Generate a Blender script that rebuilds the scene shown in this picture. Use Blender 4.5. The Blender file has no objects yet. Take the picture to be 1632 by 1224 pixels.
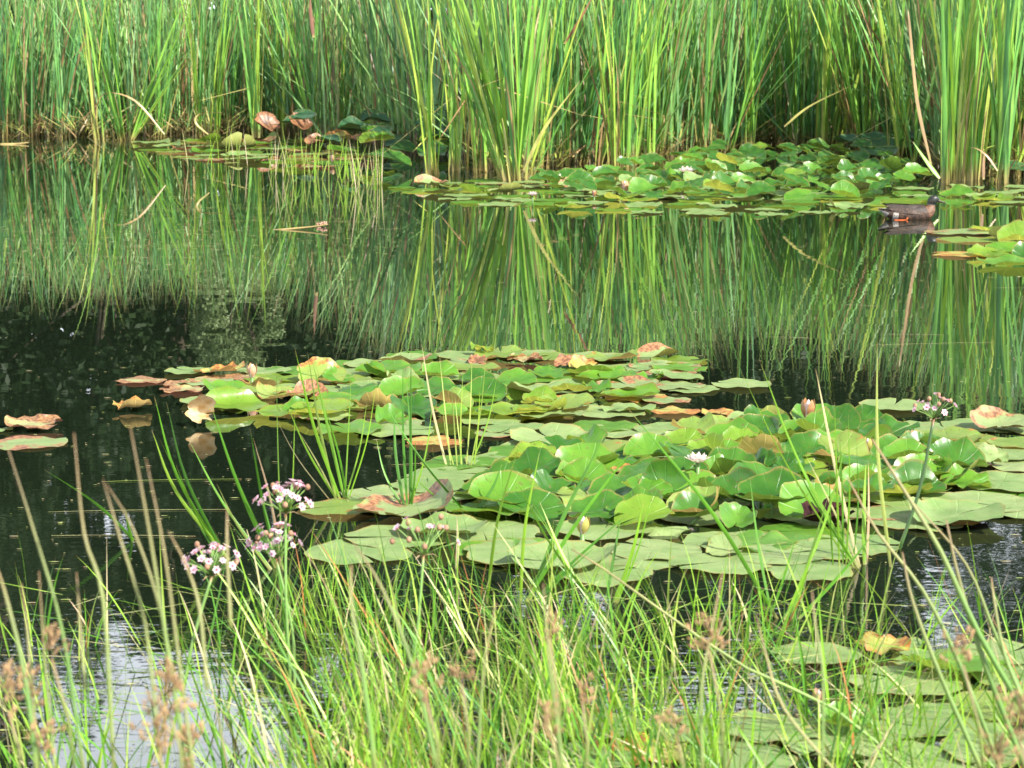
import bpy, math, random
from mathutils import Vector, Matrix, noise
R = random.Random(7)
SC = bpy.context.scene
PI = math.pi
# ------------------------------------------------------------------ camera, sky, sun, exposure
CH, F, HY, CX = 1.53, 3700.0, 60.0, 816.0
cd = bpy.data.cameras.new('camera'); cam = bpy.data.objects.new('camera', cd); SC.collection.objects.link(cam)
pitch = math.atan((612 - HY) / F)
cam.location = (0, 0, CH); cam.rotation_euler = (PI / 2 - pitch, 0, 0)
cd.sensor_width = 36; cd.lens = 36 * F / 1632; cd.clip_end = 2000; cd.clip_start = .05
cd.dof.use_dof = True; cd.dof.focus_distance = 10.5; cd.dof.aperture_fstop = 11.0
SC.camera = cam
SUN_AZ, SUN_EL = math.radians(130), math.radians(42)      # azimuth from +Y towards +X
sd = Vector((math.sin(SUN_AZ) * math.cos(SUN_EL), math.cos(SUN_AZ) * math.cos(SUN_EL), math.sin(SUN_EL)))
sl = bpy.data.lights.new('sun', 'SUN'); so = bpy.data.objects.new('sun', sl); SC.collection.objects.link(so)
sl.energy = 5.0; sl.angle = math.radians(.5); sl.color = (1, .955, .87)
so.rotation_euler = sd.to_track_quat('Z', 'Y').to_euler(); so.location = (10, -10, 20)
W = bpy.data.worlds.new("World"); SC.world = W; W.use_nodes = True
nt = W.node_tree; nt.nodes.clear()
def N(nt, t, **k):
    n = nt.nodes.new(t)
    for a, v in k.items():
        if a in n.inputs: n.inputs[a].default_value = v
        else: setattr(n, a, v)
    return n
sky = N(nt, 'ShaderNodeTexSky', sky_type='NISHITA', sun_disc=False, sun_elevation=SUN_EL, sun_rotation=SUN_AZ)
tc = N(nt, 'ShaderNodeTexCoord'); mp = N(nt, 'ShaderNodeMapping'); mp.inputs['Scale'].default_value = (1.6, 1.6, 4)
nz = N(nt, 'ShaderNodeTexNoise'); nz.inputs['Scale'].default_value = 1.7; nz.inputs['Detail'].default_value = 6
cr = N(nt, 'ShaderNodeValToRGB'); cr.color_ramp.elements[0].position = .50; cr.color_ramp.elements[1].position = .66
mx = N(nt, 'ShaderNodeMixRGB'); mx.inputs[2].default_value = (27, 28.8, 31.5, 1)
bg = N(nt, 'ShaderNodeBackground'); bg.inputs[1].default_value = .05
ow = N(nt, 'ShaderNodeOutputWorld')
sx = N(nt, 'ShaderNodeSeparateXYZ'); lowb = N(nt, 'ShaderNodeMapRange'); lowb.inputs[1].default_value = .52; lowb.inputs[2].default_value = .2; lowb.inputs[3].default_value = 0; lowb.inputs[4].default_value = .32
nt.links.new(tc.outputs['Generated'], sx.inputs[0]); nt.links.new(sx.outputs[2], lowb.inputs[0])
nadd = N(nt, 'ShaderNodeMath', operation='ADD'); nt.links.new(nz.outputs[0], nadd.inputs[0]); nt.links.new(lowb.outputs[0], nadd.inputs[1])
for a, b in ((tc.outputs['Generated'], mp.inputs[0]), (mp.outputs[0], nz.inputs[0]), (nadd.outputs[0], cr.inputs[0]), (cr.outputs[0], mx.inputs[0]),
             (sky.outputs[0], mx.inputs[1]), (mx.outputs[0], bg.inputs[0]), (bg.outputs[0], ow.inputs[0])): nt.links.new(a, b)
SC.view_settings.view_transform = 'Standard'; SC.view_settings.look = 'None'; SC.view_settings.gamma = 1
SC.view_settings.exposure = 1.12
SC.cycles.max_bounces = 8; SC.cycles.transparent_max_bounces = 4
SC.cycles.caustics_reflective = False; SC.cycles.caustics_refractive = False

# ------------------------------------------------------------------ helpers
def G(px, py, z=0.0):
    """where the sight line through a photo point meets the level z"""
    dz = -(py - 612) / F * math.cos(pitch) - math.sin(pitch)
    dy = -(py - 612) / F * math.sin(pitch) + math.cos(pitch)
    t = (z - CH) / dz
    return Vector(((px - CX) / F * t, dy * t, z))
def P(px, py, Y):
    dz = -(py - 612) / F * math.cos(pitch) - math.sin(pitch)
    dy = -(py - 612) / F * math.sin(pitch) + math.cos(pitch)
    t = Y / dy
    return Vector(((px - CX) / F * t, Y, CH + dz * t))
def px_of(v):
    d = v - Vector((0, 0, CH))
    f = d.y * math.cos(pitch) - d.z * math.sin(pitch); u = d.y * math.sin(pitch) + d.z * math.cos(pitch)
    return CX + F * d.x / f, 612 - F * u / f
def ppm(py): return (py - HY) / CH
def col3(c): return (c[0], c[1], c[2], 1)

class MB:
    def __init__(s): s.v = []; s.f = []; s.t = []; s.a = []; s.uv = None; s.m = []
    def build(s, name, mats, parent=None, smooth=True):
        me = bpy.data.meshes.new(name); me.from_pydata(s.v, [], s.f); me.update()
        if s.t:
            at = me.attributes.new('tint', 'FLOAT', 'POINT'); at.data.foreach_set('value', s.t)
            at = me.attributes.new('along', 'FLOAT', 'POINT'); at.data.foreach_set('value', s.a)
        for m in (mats if isinstance(mats, (list, tuple)) else [mats]): me.materials.append(m)
        if s.m: me.polygons.foreach_set('material_index', s.m)
        if smooth: me.polygons.foreach_set('use_smooth', [True] * len(me.polygons))
        o = bpy.data.objects.new(name, me); SC.collection.objects.link(o)
        if parent: o.parent = parent
        return o
    def strip(s, pts, wid, side, tint, crease=0.0, roll=0.0):
        """leaf blade through pts; wid = half widths; side = width direction"""
        n = len(pts); b = len(s.v)
        for i in range(n):
            tan = (pts[min(i + 1, n - 1)] - pts[max(i - 1, 0)])
            if tan.length < 1e-9: tan = Vector((0, 0, 1))
            tan.normalize()
            sd_ = side - tan * side.dot(tan)
            if sd_.length < 1e-5: sd_ = Vector((0, 1, 0))
            sd_.normalize()
            if roll: sd_ = Matrix.Rotation(roll * i / n, 3, tan) @ sd_
            nn = tan.cross(sd_)
            w = wid[i]
            if crease:
                s.v += [tuple(pts[i] - sd_ * w + nn * w * crease), tuple(pts[i]), tuple(pts[i] + sd_ * w + nn * w * crease)]; k = 3
            else:
                s.v += [tuple(pts[i] - sd_ * w), tuple(pts[i] + sd_ * w)]; k = 2
            s.t += [tint] * k; s.a += [i / (n - 1)] * k
        k = 3 if crease else 2
        for i in range(n - 1):
            for j in range(k - 1):
                q = b + i * k + j
                s.f.append((q, q + 1, q + k + 1, q + k))
    def tube(s, pts, rad, tint=.3, sides=5, cap=True):
        n = len(pts); b = len(s.v)
        ref = Vector((.3, 1, .1))
        for i in range(n):
            tan = (pts[min(i + 1, n - 1)] - pts[max(i - 1, 0)])
            tan = tan.normalized() if tan.length > 1e-9 else Vector((0, 0, 1))
            a = tan.cross(ref)
            if a.length < 1e-4: a = tan.cross(Vector((1, 0, 0)))
            a.normalize(); c = tan.cross(a)
            for j in range(sides):
                th = 2 * PI * j / sides
                s.v.append(tuple(pts[i] + (a * math.cos(th) + c * math.sin(th)) * rad[i]))
            s.t += [tint] * sides; s.a += [i / (n - 1)] * sides
        for i in range(n - 1):
            for j in range(sides):
                j2 = (j + 1) % sides
                s.f.append((b + i * sides + j, b + i * sides + j2, b + (i + 1) * sides + j2, b + (i + 1) * sides + j))
        if cap:
            s.f.append(tuple(b + j for j in range(sides))[::-1]); s.f.append(tuple(b + (n - 1) * sides + j for j in range(sides)))
    def blob(s, c, r, stretch=(1, 1, 1), tint=.3, seg=6, rings=4, rot=None):
        b = len(s.v)
        for i in range(rings + 1):
            ph = PI * i / rings
            for j in range(seg):
                th = 2 * PI * j / seg
                v = Vector((math.sin(ph) * math.cos(th) * stretch[0], math.sin(ph) * math.sin(th) * stretch[1], math.cos(ph) * stretch[2])) * r
                if rot: v = rot @ v
                s.v.append(tuple(c + v)); s.t.append(tint); s.a.append(i / rings)
        for i in range(rings):
            for j in range(seg):
                j2 = (j + 1) % seg
                s.f.append((b + i * seg + j, b + (i + 1) * seg + j, b + (i + 1) * seg + j2, b + i * seg + j2))

def smooth_line(pts, n=8):
    """Catmull-Rom through the given points"""
    P_ = [pts[0] + (pts[0] - pts[1])] + list(pts) + [pts[-1] + (pts[-1] - pts[-2])]
    out = []
    segs = len(pts) - 1
    per = max(2, n // segs)
    for i in range(segs):
        a, b, c, d = P_[i:i + 4]
        for k in range(per):
            t = k / per
            out.append(.5 * ((2 * b) + (c - a) * t + (2 * a - 5 * b + 4 * c - d) * t * t + (-a + 3 * b - 3 * c + d) * t ** 3))
    out.append(pts[-1].copy())
    return out
def empty(name, loc=(0, 0, 0)):
    o = bpy.data.objects.new(name, None); SC.collection.objects.link(o); o.location = loc; o.empty_display_size = .1
    return o
def tag(o, label, cat, group=None, kind=None):
    if label: o['label'] = label
    if cat: o['category'] = cat
    if group: o['group'] = group
    if kind: o['kind'] = kind
    return o

# ------------------------------------------------------------------ materials
def newmat(name):
    m = bpy.data.materials.new(name); m.use_nodes = True; m.node_tree.nodes.clear(); return m, m.node_tree
def leaf_surface(nt, colsock, rough, trans, transcol=1.25, spec=.5, normal=None, tsat=1.0):
    pr = N(nt, 'ShaderNodeBsdfPrincipled', Roughness=rough)
    pr.inputs['Specular IOR Level'].default_value = spec
    tr = N(nt, 'ShaderNodeBsdfTranslucent'); mxs = N(nt, 'ShaderNodeMixShader'); mxs.inputs[0].default_value = trans
    hs = N(nt, 'ShaderNodeHueSaturation', Hue=.485, Saturation=tsat, Value=transcol)
    out = N(nt, 'ShaderNodeOutputMaterial')
    L = nt.links.new
    L(colsock, pr.inputs['Base Color']); L(colsock, hs.inputs['Color']); L(hs.outputs[0], tr.inputs[0])
    L(pr.outputs[0], mxs.inputs[1]); L(tr.outputs[0], mxs.inputs[2]); L(mxs.outputs[0], out.inputs[0])
    if normal: L(normal, pr.inputs['Normal']); L(normal, tr.inputs['Normal'])
def blade_mat(name, stops, base_col, tip_col, base_len=.12, rough=.42, trans=.35, tipstart=.93, spec=.5):
    m, nt = newmat(name); L = nt.links.new
    at = N(nt, 'ShaderNodeAttribute', attribute_name='tint'); al = N(nt, 'ShaderNodeAttribute', attribute_name='along')
    rp = N(nt, 'ShaderNodeValToRGB'); e = rp.color_ramp.elements
    e[0].position, e[0].color = stops[0][0], col3(stops[0][1]); e[1].position, e[1].color = stops[-1][0], col3(stops[-1][1])
    for p, c in stops[1:-1]:
        x = e.new(p); x.color = col3(c)
    L(at.outputs['Fac'], rp.inputs[0])
    nz = N(nt, 'ShaderNodeTexNoise', Scale=9.0, Detail=3.0); tcd = N(nt, 'ShaderNodeTexCoord')
    mpp = N(nt, 'ShaderNodeMapping'); mpp.inputs['Scale'].default_value = (1, 1, .25)
    L(tcd.outputs['Object'], mpp.inputs[0]); L(mpp.outputs[0], nz.inputs[0])
    m1 = N(nt, 'ShaderNodeMapRange'); m1.inputs[1].default_value = base_len; m1.inputs[2].default_value = 0.02
    L(al.outputs['Fac'], m1.inputs[0])
    mA = N(nt, 'ShaderNodeMixRGB'); mA.inputs[2].default_value = col3(base_col); L(m1.outputs[0], mA.inputs[0]); L(rp.outputs[0], mA.inputs[1])
    m2 = N(nt, 'ShaderNodeMapRange'); m2.inputs[1].default_value = tipstart; m2.inputs[2].default_value = 1.0
    L(al.outputs['Fac'], m2.inputs[0])
    mB = N(nt, 'ShaderNodeMixRGB'); mB.inputs[2].default_value = col3(tip_col); L(m2.outputs[0], mB.inputs[0]); L(mA.outputs[0], mB.inputs[1])
    hv = N(nt, 'ShaderNodeHueSaturation'); mr = N(nt, 'ShaderNodeMapRange'); mr.inputs[3].default_value = .65; mr.inputs[4].default_value = 1.35
    mr.inputs[1].default_value = .3; mr.inputs[2].default_value = .7
    L(nz.outputs[0], mr.inputs[0]); L(mr.outputs[0], hv.inputs['Value']); L(mB.outputs[0], hv.inputs['Color'])
    leaf_surface(nt, hv.outputs[0], rough, trans, 1.3, spec)
    return m
reed_stops = [(0, (.07, .22, .07)), (.35, (.14, .35, .065)), (.62, (.24, .45, .06)), (.78, (.38, .50, .07)), (.86, (.42, .38, .12)), (.93, (.42, .28, .13)), (1, (.22, .10, .05))]
M_reed = blade_mat('cattail_leaf', reed_stops, (.36, .30, .10), (.4, .3, .14), .085, rough=.36, trans=.26)
bed_stops = [(0, (.07, .19, .075)), (.4, (.15, .31, .09)), (.7, (.26, .42, .11)), (.82, (.3, .3, .12)), (.92, (.32, .2, .1)), (1, (.16, .08, .04))]
M_bed = blade_mat('reed_bed_leaf', bed_stops, (.16, .11, .05), (.4, .3, .14), .12, trans=.22)
grass_stops = [(0, (.04, .14, .02)), (.3, (.10, .28, .02)), (.6, (.24, .44, .03)), (.78, (.36, .46, .09)), (.88, (.56, .50, .24)), (.95, (.62, .50, .32)), (1, (.40, .17, .05))]
M_grass = blade_mat('bank_grass_leaf', grass_stops, (.30, .30, .10), (.45, .28, .12), .08, .4, .3)
M_stalk = blade_mat('rush_stalk', [(0, (.13, .30, .05)), (.5, (.22, .33, .08)), (1, (.42, .32, .15))], (.30, .34, .1), (.30, .19, .10), .1, .5, .12, .25)
M_stem = blade_mat('green_stem', [(0, (.06, .13, .03)), (1, (.2, .35, .08))], (.1, .18, .05), (.25, .12, .06), .05, .4, .05)

def pad_mat(name, top, top2, under, rough, trans, decay=None, decay_lo=.6, decay_hi=.68, spec=.5, bump=.75):
    m, nt = newmat(name); L = nt.links.new
    tcd = N(nt, 'ShaderNodeTexCoord'); uv = N(nt, 'ShaderNodeSeparateXYZ')
    at = N(nt, 'ShaderNodeAttribute', attribute_name='tint'); al = N(nt, 'ShaderNodeAttribute', attribute_name='along')
    oi = N(nt, 'ShaderNodeObjectInfo')
    # radial veins from the angle stored per point
    mu = N(nt, 'ShaderNodeMath', operation='MULTIPLY'); mu.inputs[1].default_value = 2 * PI * 11
    L(at.outputs['Fac'], mu.inputs[0])
    si = N(nt, 'ShaderNodeMath', operation='COSINE'); L(mu.outputs[0], si.inputs[0])
    pw = N(nt, 'ShaderNodeMapRange'); pw.inputs[1].default_value = .93; pw.inputs[2].default_value = 1.0; L(si.outputs[0], pw.inputs[0])
    n1 = N(nt, 'ShaderNodeTexNoise', Scale=14.0, Detail=5.0); 
    vadd = N(nt, 'ShaderNodeVectorMath', operation='ADD'); L(tcd.outputs['Object'], vadd.inputs[0]); L(oi.outputs['Random'], vadd.inputs[1])
    L(vadd.outputs[0], n1.inputs[0])
    n2 = N(nt, 'ShaderNodeTexNoise', Scale=70.0, Detail=4.0); L(vadd.outputs[0], n2.inputs[0])
    mA = N(nt, 'ShaderNodeMixRGB'); mA.inputs[1].default_value = col3(top); mA.inputs[2].default_value = col3(top2)
    ra = N(nt, 'ShaderNodeMapRange'); ra.inputs[1].default_value = .38; ra.inputs[2].default_value = .62; L(n1.outputs[0], ra.inputs[0])
    rr = N(nt, 'ShaderNodeMath', operation='MULTIPLY_ADD'); L(oi.outputs['Random'], rr.inputs[0]); rr.inputs[1].default_value = .5
    rm = N(nt, 'ShaderNodeMath', operation='MULTIPLY'); rm.inputs[1].default_value = .5; L(ra.outputs[0], rm.inputs[0]); L(rm.outputs[0], rr.inputs[2])
    L(rr.outputs[0], mA.inputs[0])
    mV = N(nt, 'ShaderNodeMixRGB'); mV.inputs[2].default_value = col3([min(1, c * 1.6 + .03) for c in top])
    vf = N(nt, 'ShaderNodeMath', operation='MULTIPLY'); vf.inputs[1].default_value = .26; L(pw.outputs[0], vf.inputs[0])
    L(vf.outputs[0], mV.inputs[0]); L(mA.outputs[0], mV.inputs[1])
    # speckle
    sp = N(nt, 'ShaderNodeMapRange'); sp.inputs[1].default_value = .63; sp.inputs[2].default_value = .67; L(n2.outputs[0], sp.inputs[0])
    mS = N(nt, 'ShaderNodeMixRGB'); mS.inputs[2].default_value = (.14, .10, .04, 1)
    s2 = N(nt, 'ShaderNodeMath', operation='MULTIPLY'); s2.inputs[1].default_value = .6; L(sp.outputs[0], s2.inputs[0]); L(s2.outputs[0], mS.inputs[0]); L(mV.outputs[0], mS.inputs[1])
    rim = N(nt, 'ShaderNodeMapRange'); rim.inputs[1].default_value = .93; rim.inputs[2].default_value = 1.0; L(al.outputs['Fac'], rim.inputs[0])
    rmu = N(nt, 'ShaderNodeMath', operation='MULTIPLY'); L(rim.outputs[0], rmu.inputs[0]); L(ra.outputs[0], rmu.inputs[1])
    mR = N(nt, 'ShaderNodeMixRGB'); mR.inputs[2].default_value = (.26, .20, .06, 1); L(rmu.outputs[0], mR.inputs[0]); L(mS.outputs[0], mR.inputs[1])
    csock = mR.outputs[0]
    if decay:
        n3 = N(nt, 'ShaderNodeTexNoise', Scale=9.0, Detail=5.0); L(vadd.outputs[0], n3.inputs[0])
        ad = N(nt, 'ShaderNodeMath', operation='MULTIPLY_ADD'); L(al.outputs['Fac'], ad.inputs[0]); ad.inputs[1].default_value = .22; L(n3.outputs[0], ad.inputs[2])
        dr = N(nt, 'ShaderNodeMapRange'); dr.inputs[1].default_value = decay_lo; dr.inputs[2].default_value = decay_hi; L(ad.outputs[0], dr.inputs[0])
        mD = N(nt, 'ShaderNodeMixRGB'); L(dr.outputs[0], mD.inputs[0]); L(csock, mD.inputs[1])
        dc = N(nt, 'ShaderNodeMixRGB'); dc.inputs[1].default_value = col3(decay[0]); dc.inputs[2].default_value = col3(decay[1])
        d2 = N(nt, 'ShaderNodeMapRange'); d2.inputs[1].default_value = .45; d2.inputs[2].default_value = .58; L(n2.outputs[0], d2.inputs[0]); L(d2.outputs[0], dc.inputs[0])
        L(dc.outputs[0], mD.inputs[2]); csock = mD.outputs[0]
    ge = N(nt, 'ShaderNodeNewGeometry')
    mU = N(nt, 'ShaderNodeMixRGB'); L(ge.outputs['Backfacing'], mU.inputs[0]); L(csock, mU.inputs[1])
    un = N(nt, 'ShaderNodeMixRGB'); un.inputs[1].default_value = col3(under); un.inputs[2].default_value = col3([c * 1.5 for c in under]); L(pw.outputs[0], un.inputs[0])
    L(un.outputs[0], mU.inputs[2])
    bp = N(nt, 'ShaderNodeBump', Strength=bump, Distance=.004)
    hs = N(nt, 'ShaderNodeMath', operation='MULTIPLY_ADD'); L(pw.outputs[0], hs.inputs[0]); hs.inputs[1].default_value = -.3; L(n1.outputs[0], hs.inputs[2])
    L(hs.outputs[0], bp.inputs['Height'])
    leaf_surface(nt, mU.outputs[0], rough, trans, 1.5, spec, bp.outputs[0])
    return m
RUST = ((.34, .16, .07), (.16, .07, .035)); ORG = ((.46, .22, .05), (.26, .10, .03)); PINK = ((.34, .18, .075), (.17, .08, .035))
PM = {
 'sage': pad_mat('pad_sage', (.13, .215, .06), (.225, .29, .11), (.25, .27, .07), .52, .08, spec=.28),
 'sage_edge': pad_mat('pad_sage_brown_edge', (.16, .235, .075), (.235, .29, .11), (.30, .24, .08), .52, .08, RUST, .70, .76),
 'green': pad_mat('pad_green', (.07, .20, .018), (.14, .30, .028), (.19, .29, .035), .36, .28, spec=.45),
 'deep': pad_mat('pad_deep_green', (.028, .105, .012), (.068, .185, .02), (.13, .22, .03), .30, .22, spec=.36),
 'lime': pad_mat('pad_lime', (.16, .30, .028), (.25, .38, .045), (.30, .34, .05), .32, .42),
 'olive': pad_mat('pad_olive_spotted', (.18, .29, .05), (.26, .33, .07), (.36, .28, .08), .4, .3, ORG, .79, .83),
 'yellow': pad_mat('pad_yellowing', (.34, .36, .08), (.42, .34, .09), (.42, .30, .1), .5, .2, ORG, .58, .66),
 'rust': pad_mat('pad_rusty', (.30, .33, .13), (.40, .30, .14), (.34, .16, .08), .5, .15, PINK, .56, .62),
 'brown': pad_mat('pad_brown', (.13, .055, .025), (.085, .04, .02), (.15, .055, .03), .45, .05, RUST, .5, .6),
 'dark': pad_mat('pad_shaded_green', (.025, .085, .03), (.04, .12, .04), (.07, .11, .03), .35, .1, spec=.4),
}
PCOL = {'sage': 'sage green', 'sage_edge': 'sage green brown-edged', 'green': 'bright green', 'deep': 'deep green', 'lime': 'lime green',
        'olive': 'olive orange-spotted', 'yellow': 'yellowing', 'rust': 'rust-blotched', 'brown': 'reddish brown', 'dark': 'dark green'}
def plain(name, c, rough=.6, c2=None, scale=20, trans=0, spec=.4, bump=0):
    m, nt = newmat(name); L = nt.links.new
    tcd = N(nt, 'ShaderNodeTexCoord'); nz = N(nt, 'ShaderNodeTexNoise', Scale=float(scale), Detail=5.0); L(tcd.outputs['Object'], nz.inputs[0])
    mr = N(nt, 'ShaderNodeMapRange'); mr.inputs[1].default_value = .35; mr.inputs[2].default_value = .65; L(nz.outputs[0], mr.inputs[0])
    mxx = N(nt, 'ShaderNodeMixRGB'); mxx.inputs[1].default_value = col3(c); mxx.inputs[2].default_value = col3(c2 or [x * .6 for x in c]); L(mr.outputs[0], mxx.inputs[0])
    nm = None
    if bump:
        bp = N(nt, 'ShaderNodeBump', Strength=bump, Distance=.01); L(nz.outputs[0], bp.inputs['Height']); nm = bp.outputs[0]
    leaf_surface(nt, mxx.outputs[0], rough, trans, 1.1, spec, nm)
    return m

# ------------------------------------------------------------------ water, pond bed, banks
m, nt = newmat('pond_water'); L = nt.links.new
tcd = N(nt, 'ShaderNodeTexCoord')
def wav(scale, sx, sy, det):
    mp_ = N(nt, 'ShaderNodeMapping'); mp_.inputs['Scale'].default_value = (sx, sy, 1); L(tcd.outputs['Object'], mp_.inputs[0])
    n_ = N(nt, 'ShaderNodeTexNoise', Scale=scale, Detail=det); L(mp_.outputs[0], n_.inputs[0]); return n_.outputs[0]
w1 = wav(4.6, .9, 1.25, .6); w2 = wav(24.0, .7, 1.4, 1.5); w3 = wav(.9, 1, 1, 2.0)
near = N(nt, 'ShaderNodeSeparateXYZ'); L(tcd.outputs['Object'], near.inputs[0])
mr = N(nt, 'ShaderNodeMapRange'); mr.inputs[1].default_value = 5.5; mr.inputs[2].default_value = 11.0; mr.inputs[3].default_value = 1.0; mr.inputs[4].default_value = .15; L(near.outputs['Y'], mr.inputs[0])
m3 = N(nt, 'ShaderNodeMapRange'); m3.inputs[1].default_value = .35; m3.inputs[2].default_value = .65; m3.inputs[3].default_value = .45; m3.inputs[4].default_value = 1.2; L(w3, m3.inputs[0])
nm2 = N(nt, 'ShaderNodeMapRange'); nm2.inputs[1].default_value = 6.0; nm2.inputs[2].default_value = 11.0; nm2.inputs[3].default_value = .42; nm2.inputs[4].default_value = .04; L(near.outputs['Y'], nm2.inputs[0])
sm = N(nt, 'ShaderNodeMath', operation='MULTIPLY_ADD'); L(w2, sm.inputs[0]); L(nm2.outputs[0], sm.inputs[1]); L(w1, sm.inputs[2])
am = N(nt, 'ShaderNodeMath', operation='MULTIPLY'); L(mr.outputs[0], am.inputs[0]); L(m3.outputs[0], am.inputs[1])
mxx_ = N(nt, 'ShaderNodeMapRange'); mxx_.inputs[1].default_value = -.7; mxx_.inputs[2].default_value = .5; mxx_.inputs[3].default_value = .45; mxx_.inputs[4].default_value = 1.15; L(near.outputs['X'], mxx_.inputs[0])
am2 = N(nt, 'ShaderNodeMath', operation='MULTIPLY'); L(am.outputs[0], am2.inputs[0]); L(mxx_.outputs[0], am2.inputs[1])
hh = N(nt, 'ShaderNodeMath', operation='MULTIPLY'); L(sm.outputs[0], hh.inputs[0]); L(am2.outputs[0], hh.inputs[1])
bp = N(nt, 'ShaderNodeBump', Strength=1.0, Distance=.0017); L(hh.outputs[0], bp.inputs['Height'])
pr = N(nt, 'ShaderNodeBsdfPrincipled', Roughness=.0, IOR=1.45); pr.inputs['Base Color'].default_value = (.007, .012, .006, 1)
out = N(nt, 'ShaderNodeOutputMaterial'); L(bp.outputs[0], pr.inputs['Normal']); L(pr.outputs[0], out.inputs[0])
M_water = m
mb = MB(); mb.v = [(-60, 2.9, 0), (60, 2.9, 0), (60, 47, 0), (-60, 47, 0)]; mb.f = [(0, 1, 2, 3)]
tag(mb.build('water', M_water, smooth=False), 'still dark pond water', None, kind='structure')
del mb
M_mud = plain('mud', (.07, .055, .035), .9, (.04, .035, .02), 6, bump=.5)
M_turf = plain('turf_soil', (.06, .09, .03), .9, (.08, .07, .035), 3, bump=.5)
def terrain(name, x0, x1, y0, y1, nx, ny, zf, mat):
    q = MB()
    for j in range(ny + 1):
        for i in range(nx + 1):
            x = x0 + (x1 - x0) * i / nx; y = y0 + (y1 - y0) * j / ny
            q.v.append((x, y, zf(x, y)))
    for j in range(ny):
        for i in range(nx):
            a = j * (nx + 1) + i; q.f.append((a, a + 1, a + nx + 2, a + nx + 1))
    o = q.build(name, mat); tag(o, None, None, kind='structure'); return o
def sh_y(px):   # waterline of the reed bed, photo rows
    pts = [(-400, 228), (0, 224), (200, 223), (330, 219), (430, 214), (560, 236), (690, 268), (820, 282), (960, 268), (1080, 256), (1200, 240), (1330, 242), (1440, 262), (1520, 284), (1632, 288), (2100, 292)]
    for (a, ya), (b, yb) in zip(pts, pts[1:]):
        if px <= b: return ya + (yb - ya) * max(0, (px - a)) / (b - a)
    return 290
def zfar(x, y):
    return -.35 + max(0, min(1, (y - 38) / 8)) * 1.1 + noise.noise(Vector((x * .3, y * .3, 0))) * .15 + max(0, (y - 45)) * .02
terrain('far_bank', -90, 90, 34, 140, 60, 40, zfar, M_turf)
terrain('near_bank', -30, 30, -12, 3.25, 50, 24, lambda x, y: .02 + (3.0 - y) * .05 + noise.noise(Vector((x * .8, y * .8, 4))) * .05 - max(0, y - 2.9) * .6, M_turf)
terrain('ground', -400, 400, -300, 600, 8, 8, lambda x, y: -.9, M_mud)

# ------------------------------------------------------------------ cattails
def add_blade(mb, root, az, lean, L_, w, tint, n=8, bend=.25, crease=.35, kink=None, roll=0., sideaz=None):
    d = Vector((math.cos(az) * math.sin(lean), math.sin(az) * math.sin(lean), math.cos(lean)))
    h = Vector((math.cos(az), math.sin(az), 0))
    pts = []; p = root.copy(); ang = lean
    for i in range(n + 1):
        pts.append(p.copy())
        s = i / n
        ang2 = ang + bend * s * s
        if kink and s >= kink[0]: ang2 = kink[1]
        dd = h * math.sin(ang2) + Vector((0, 0, 1)) * math.cos(ang2)
        p = p + dd * (L_ / n)
    wid = []
    for i in range(n + 1):
        s = i / n
        wid.append(w * .5 * min(1, .62 + s * 1.6) * max(.03, (1 - s ** 2.2)) )
    sa = az + PI / 2 + R.uniform(-1.0, 1.0) if sideaz is None else sideaz
    side = Vector((math.cos(sa), math.sin(sa), 0))
    mb.strip(pts, wid, side, tint, crease, roll)
NAMES_N = ['first', 'second', 'third', 'fourth', 'fifth', 'sixth', 'seventh', 'eighth', 'ninth', 'tenth', 'eleventh', 'twelfth', 'thirteenth', 'fourteenth', 'fifteenth', 'sixteenth', 'seventeenth', 'eighteenth', 'nineteenth', 'twentieth']
def clump(px, py, nb, H, spread, lx=0., dry=.2, w=.034, tone=.4, look='', ord_=''):
    c = G(px, py); H *= 1.12 if px < 600 else 1.28; w *= 1.08
    e = empty('cattail_clump', c)
    g = MB(); d = MB()
    for i in range(nb):
        r = Vector((R.gauss(0, .045), R.gauss(0, .05), -.03))
        az = R.uniform(0, 2 * PI)
        dx = lx + R.gauss(0, spread); dyy = R.gauss(0, spread * .6)
        lean = min(1.2, math.hypot(dx, dyy)); az = math.atan2(dyy, dx)
        isdry = R.random() < dry
        L_ = H * R.uniform(.72, 1.05) * (R.uniform(.25, .75) if isdry else 1)
        kink = (R.uniform(.35, .7), R.uniform(1.7, 2.5)) if isdry and R.random() < .35 else None
        t = R.uniform(.84, .99) if isdry else min(.8, max(0, R.gauss(tone, .2)))
        add_blade(d if isdry else g, r, az, lean, L_, w * 1.2 * R.uniform(.7, 1.15) * (.6 if isdry else 1), t, 9, R.uniform(.02, .4), .35, kink, R.uniform(-.9, .9))
    if g.v: g.build('green_leaves', M_reed, e)
    if d.v: d.build('dry_leaves', M_reed, e)
    return e
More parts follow.
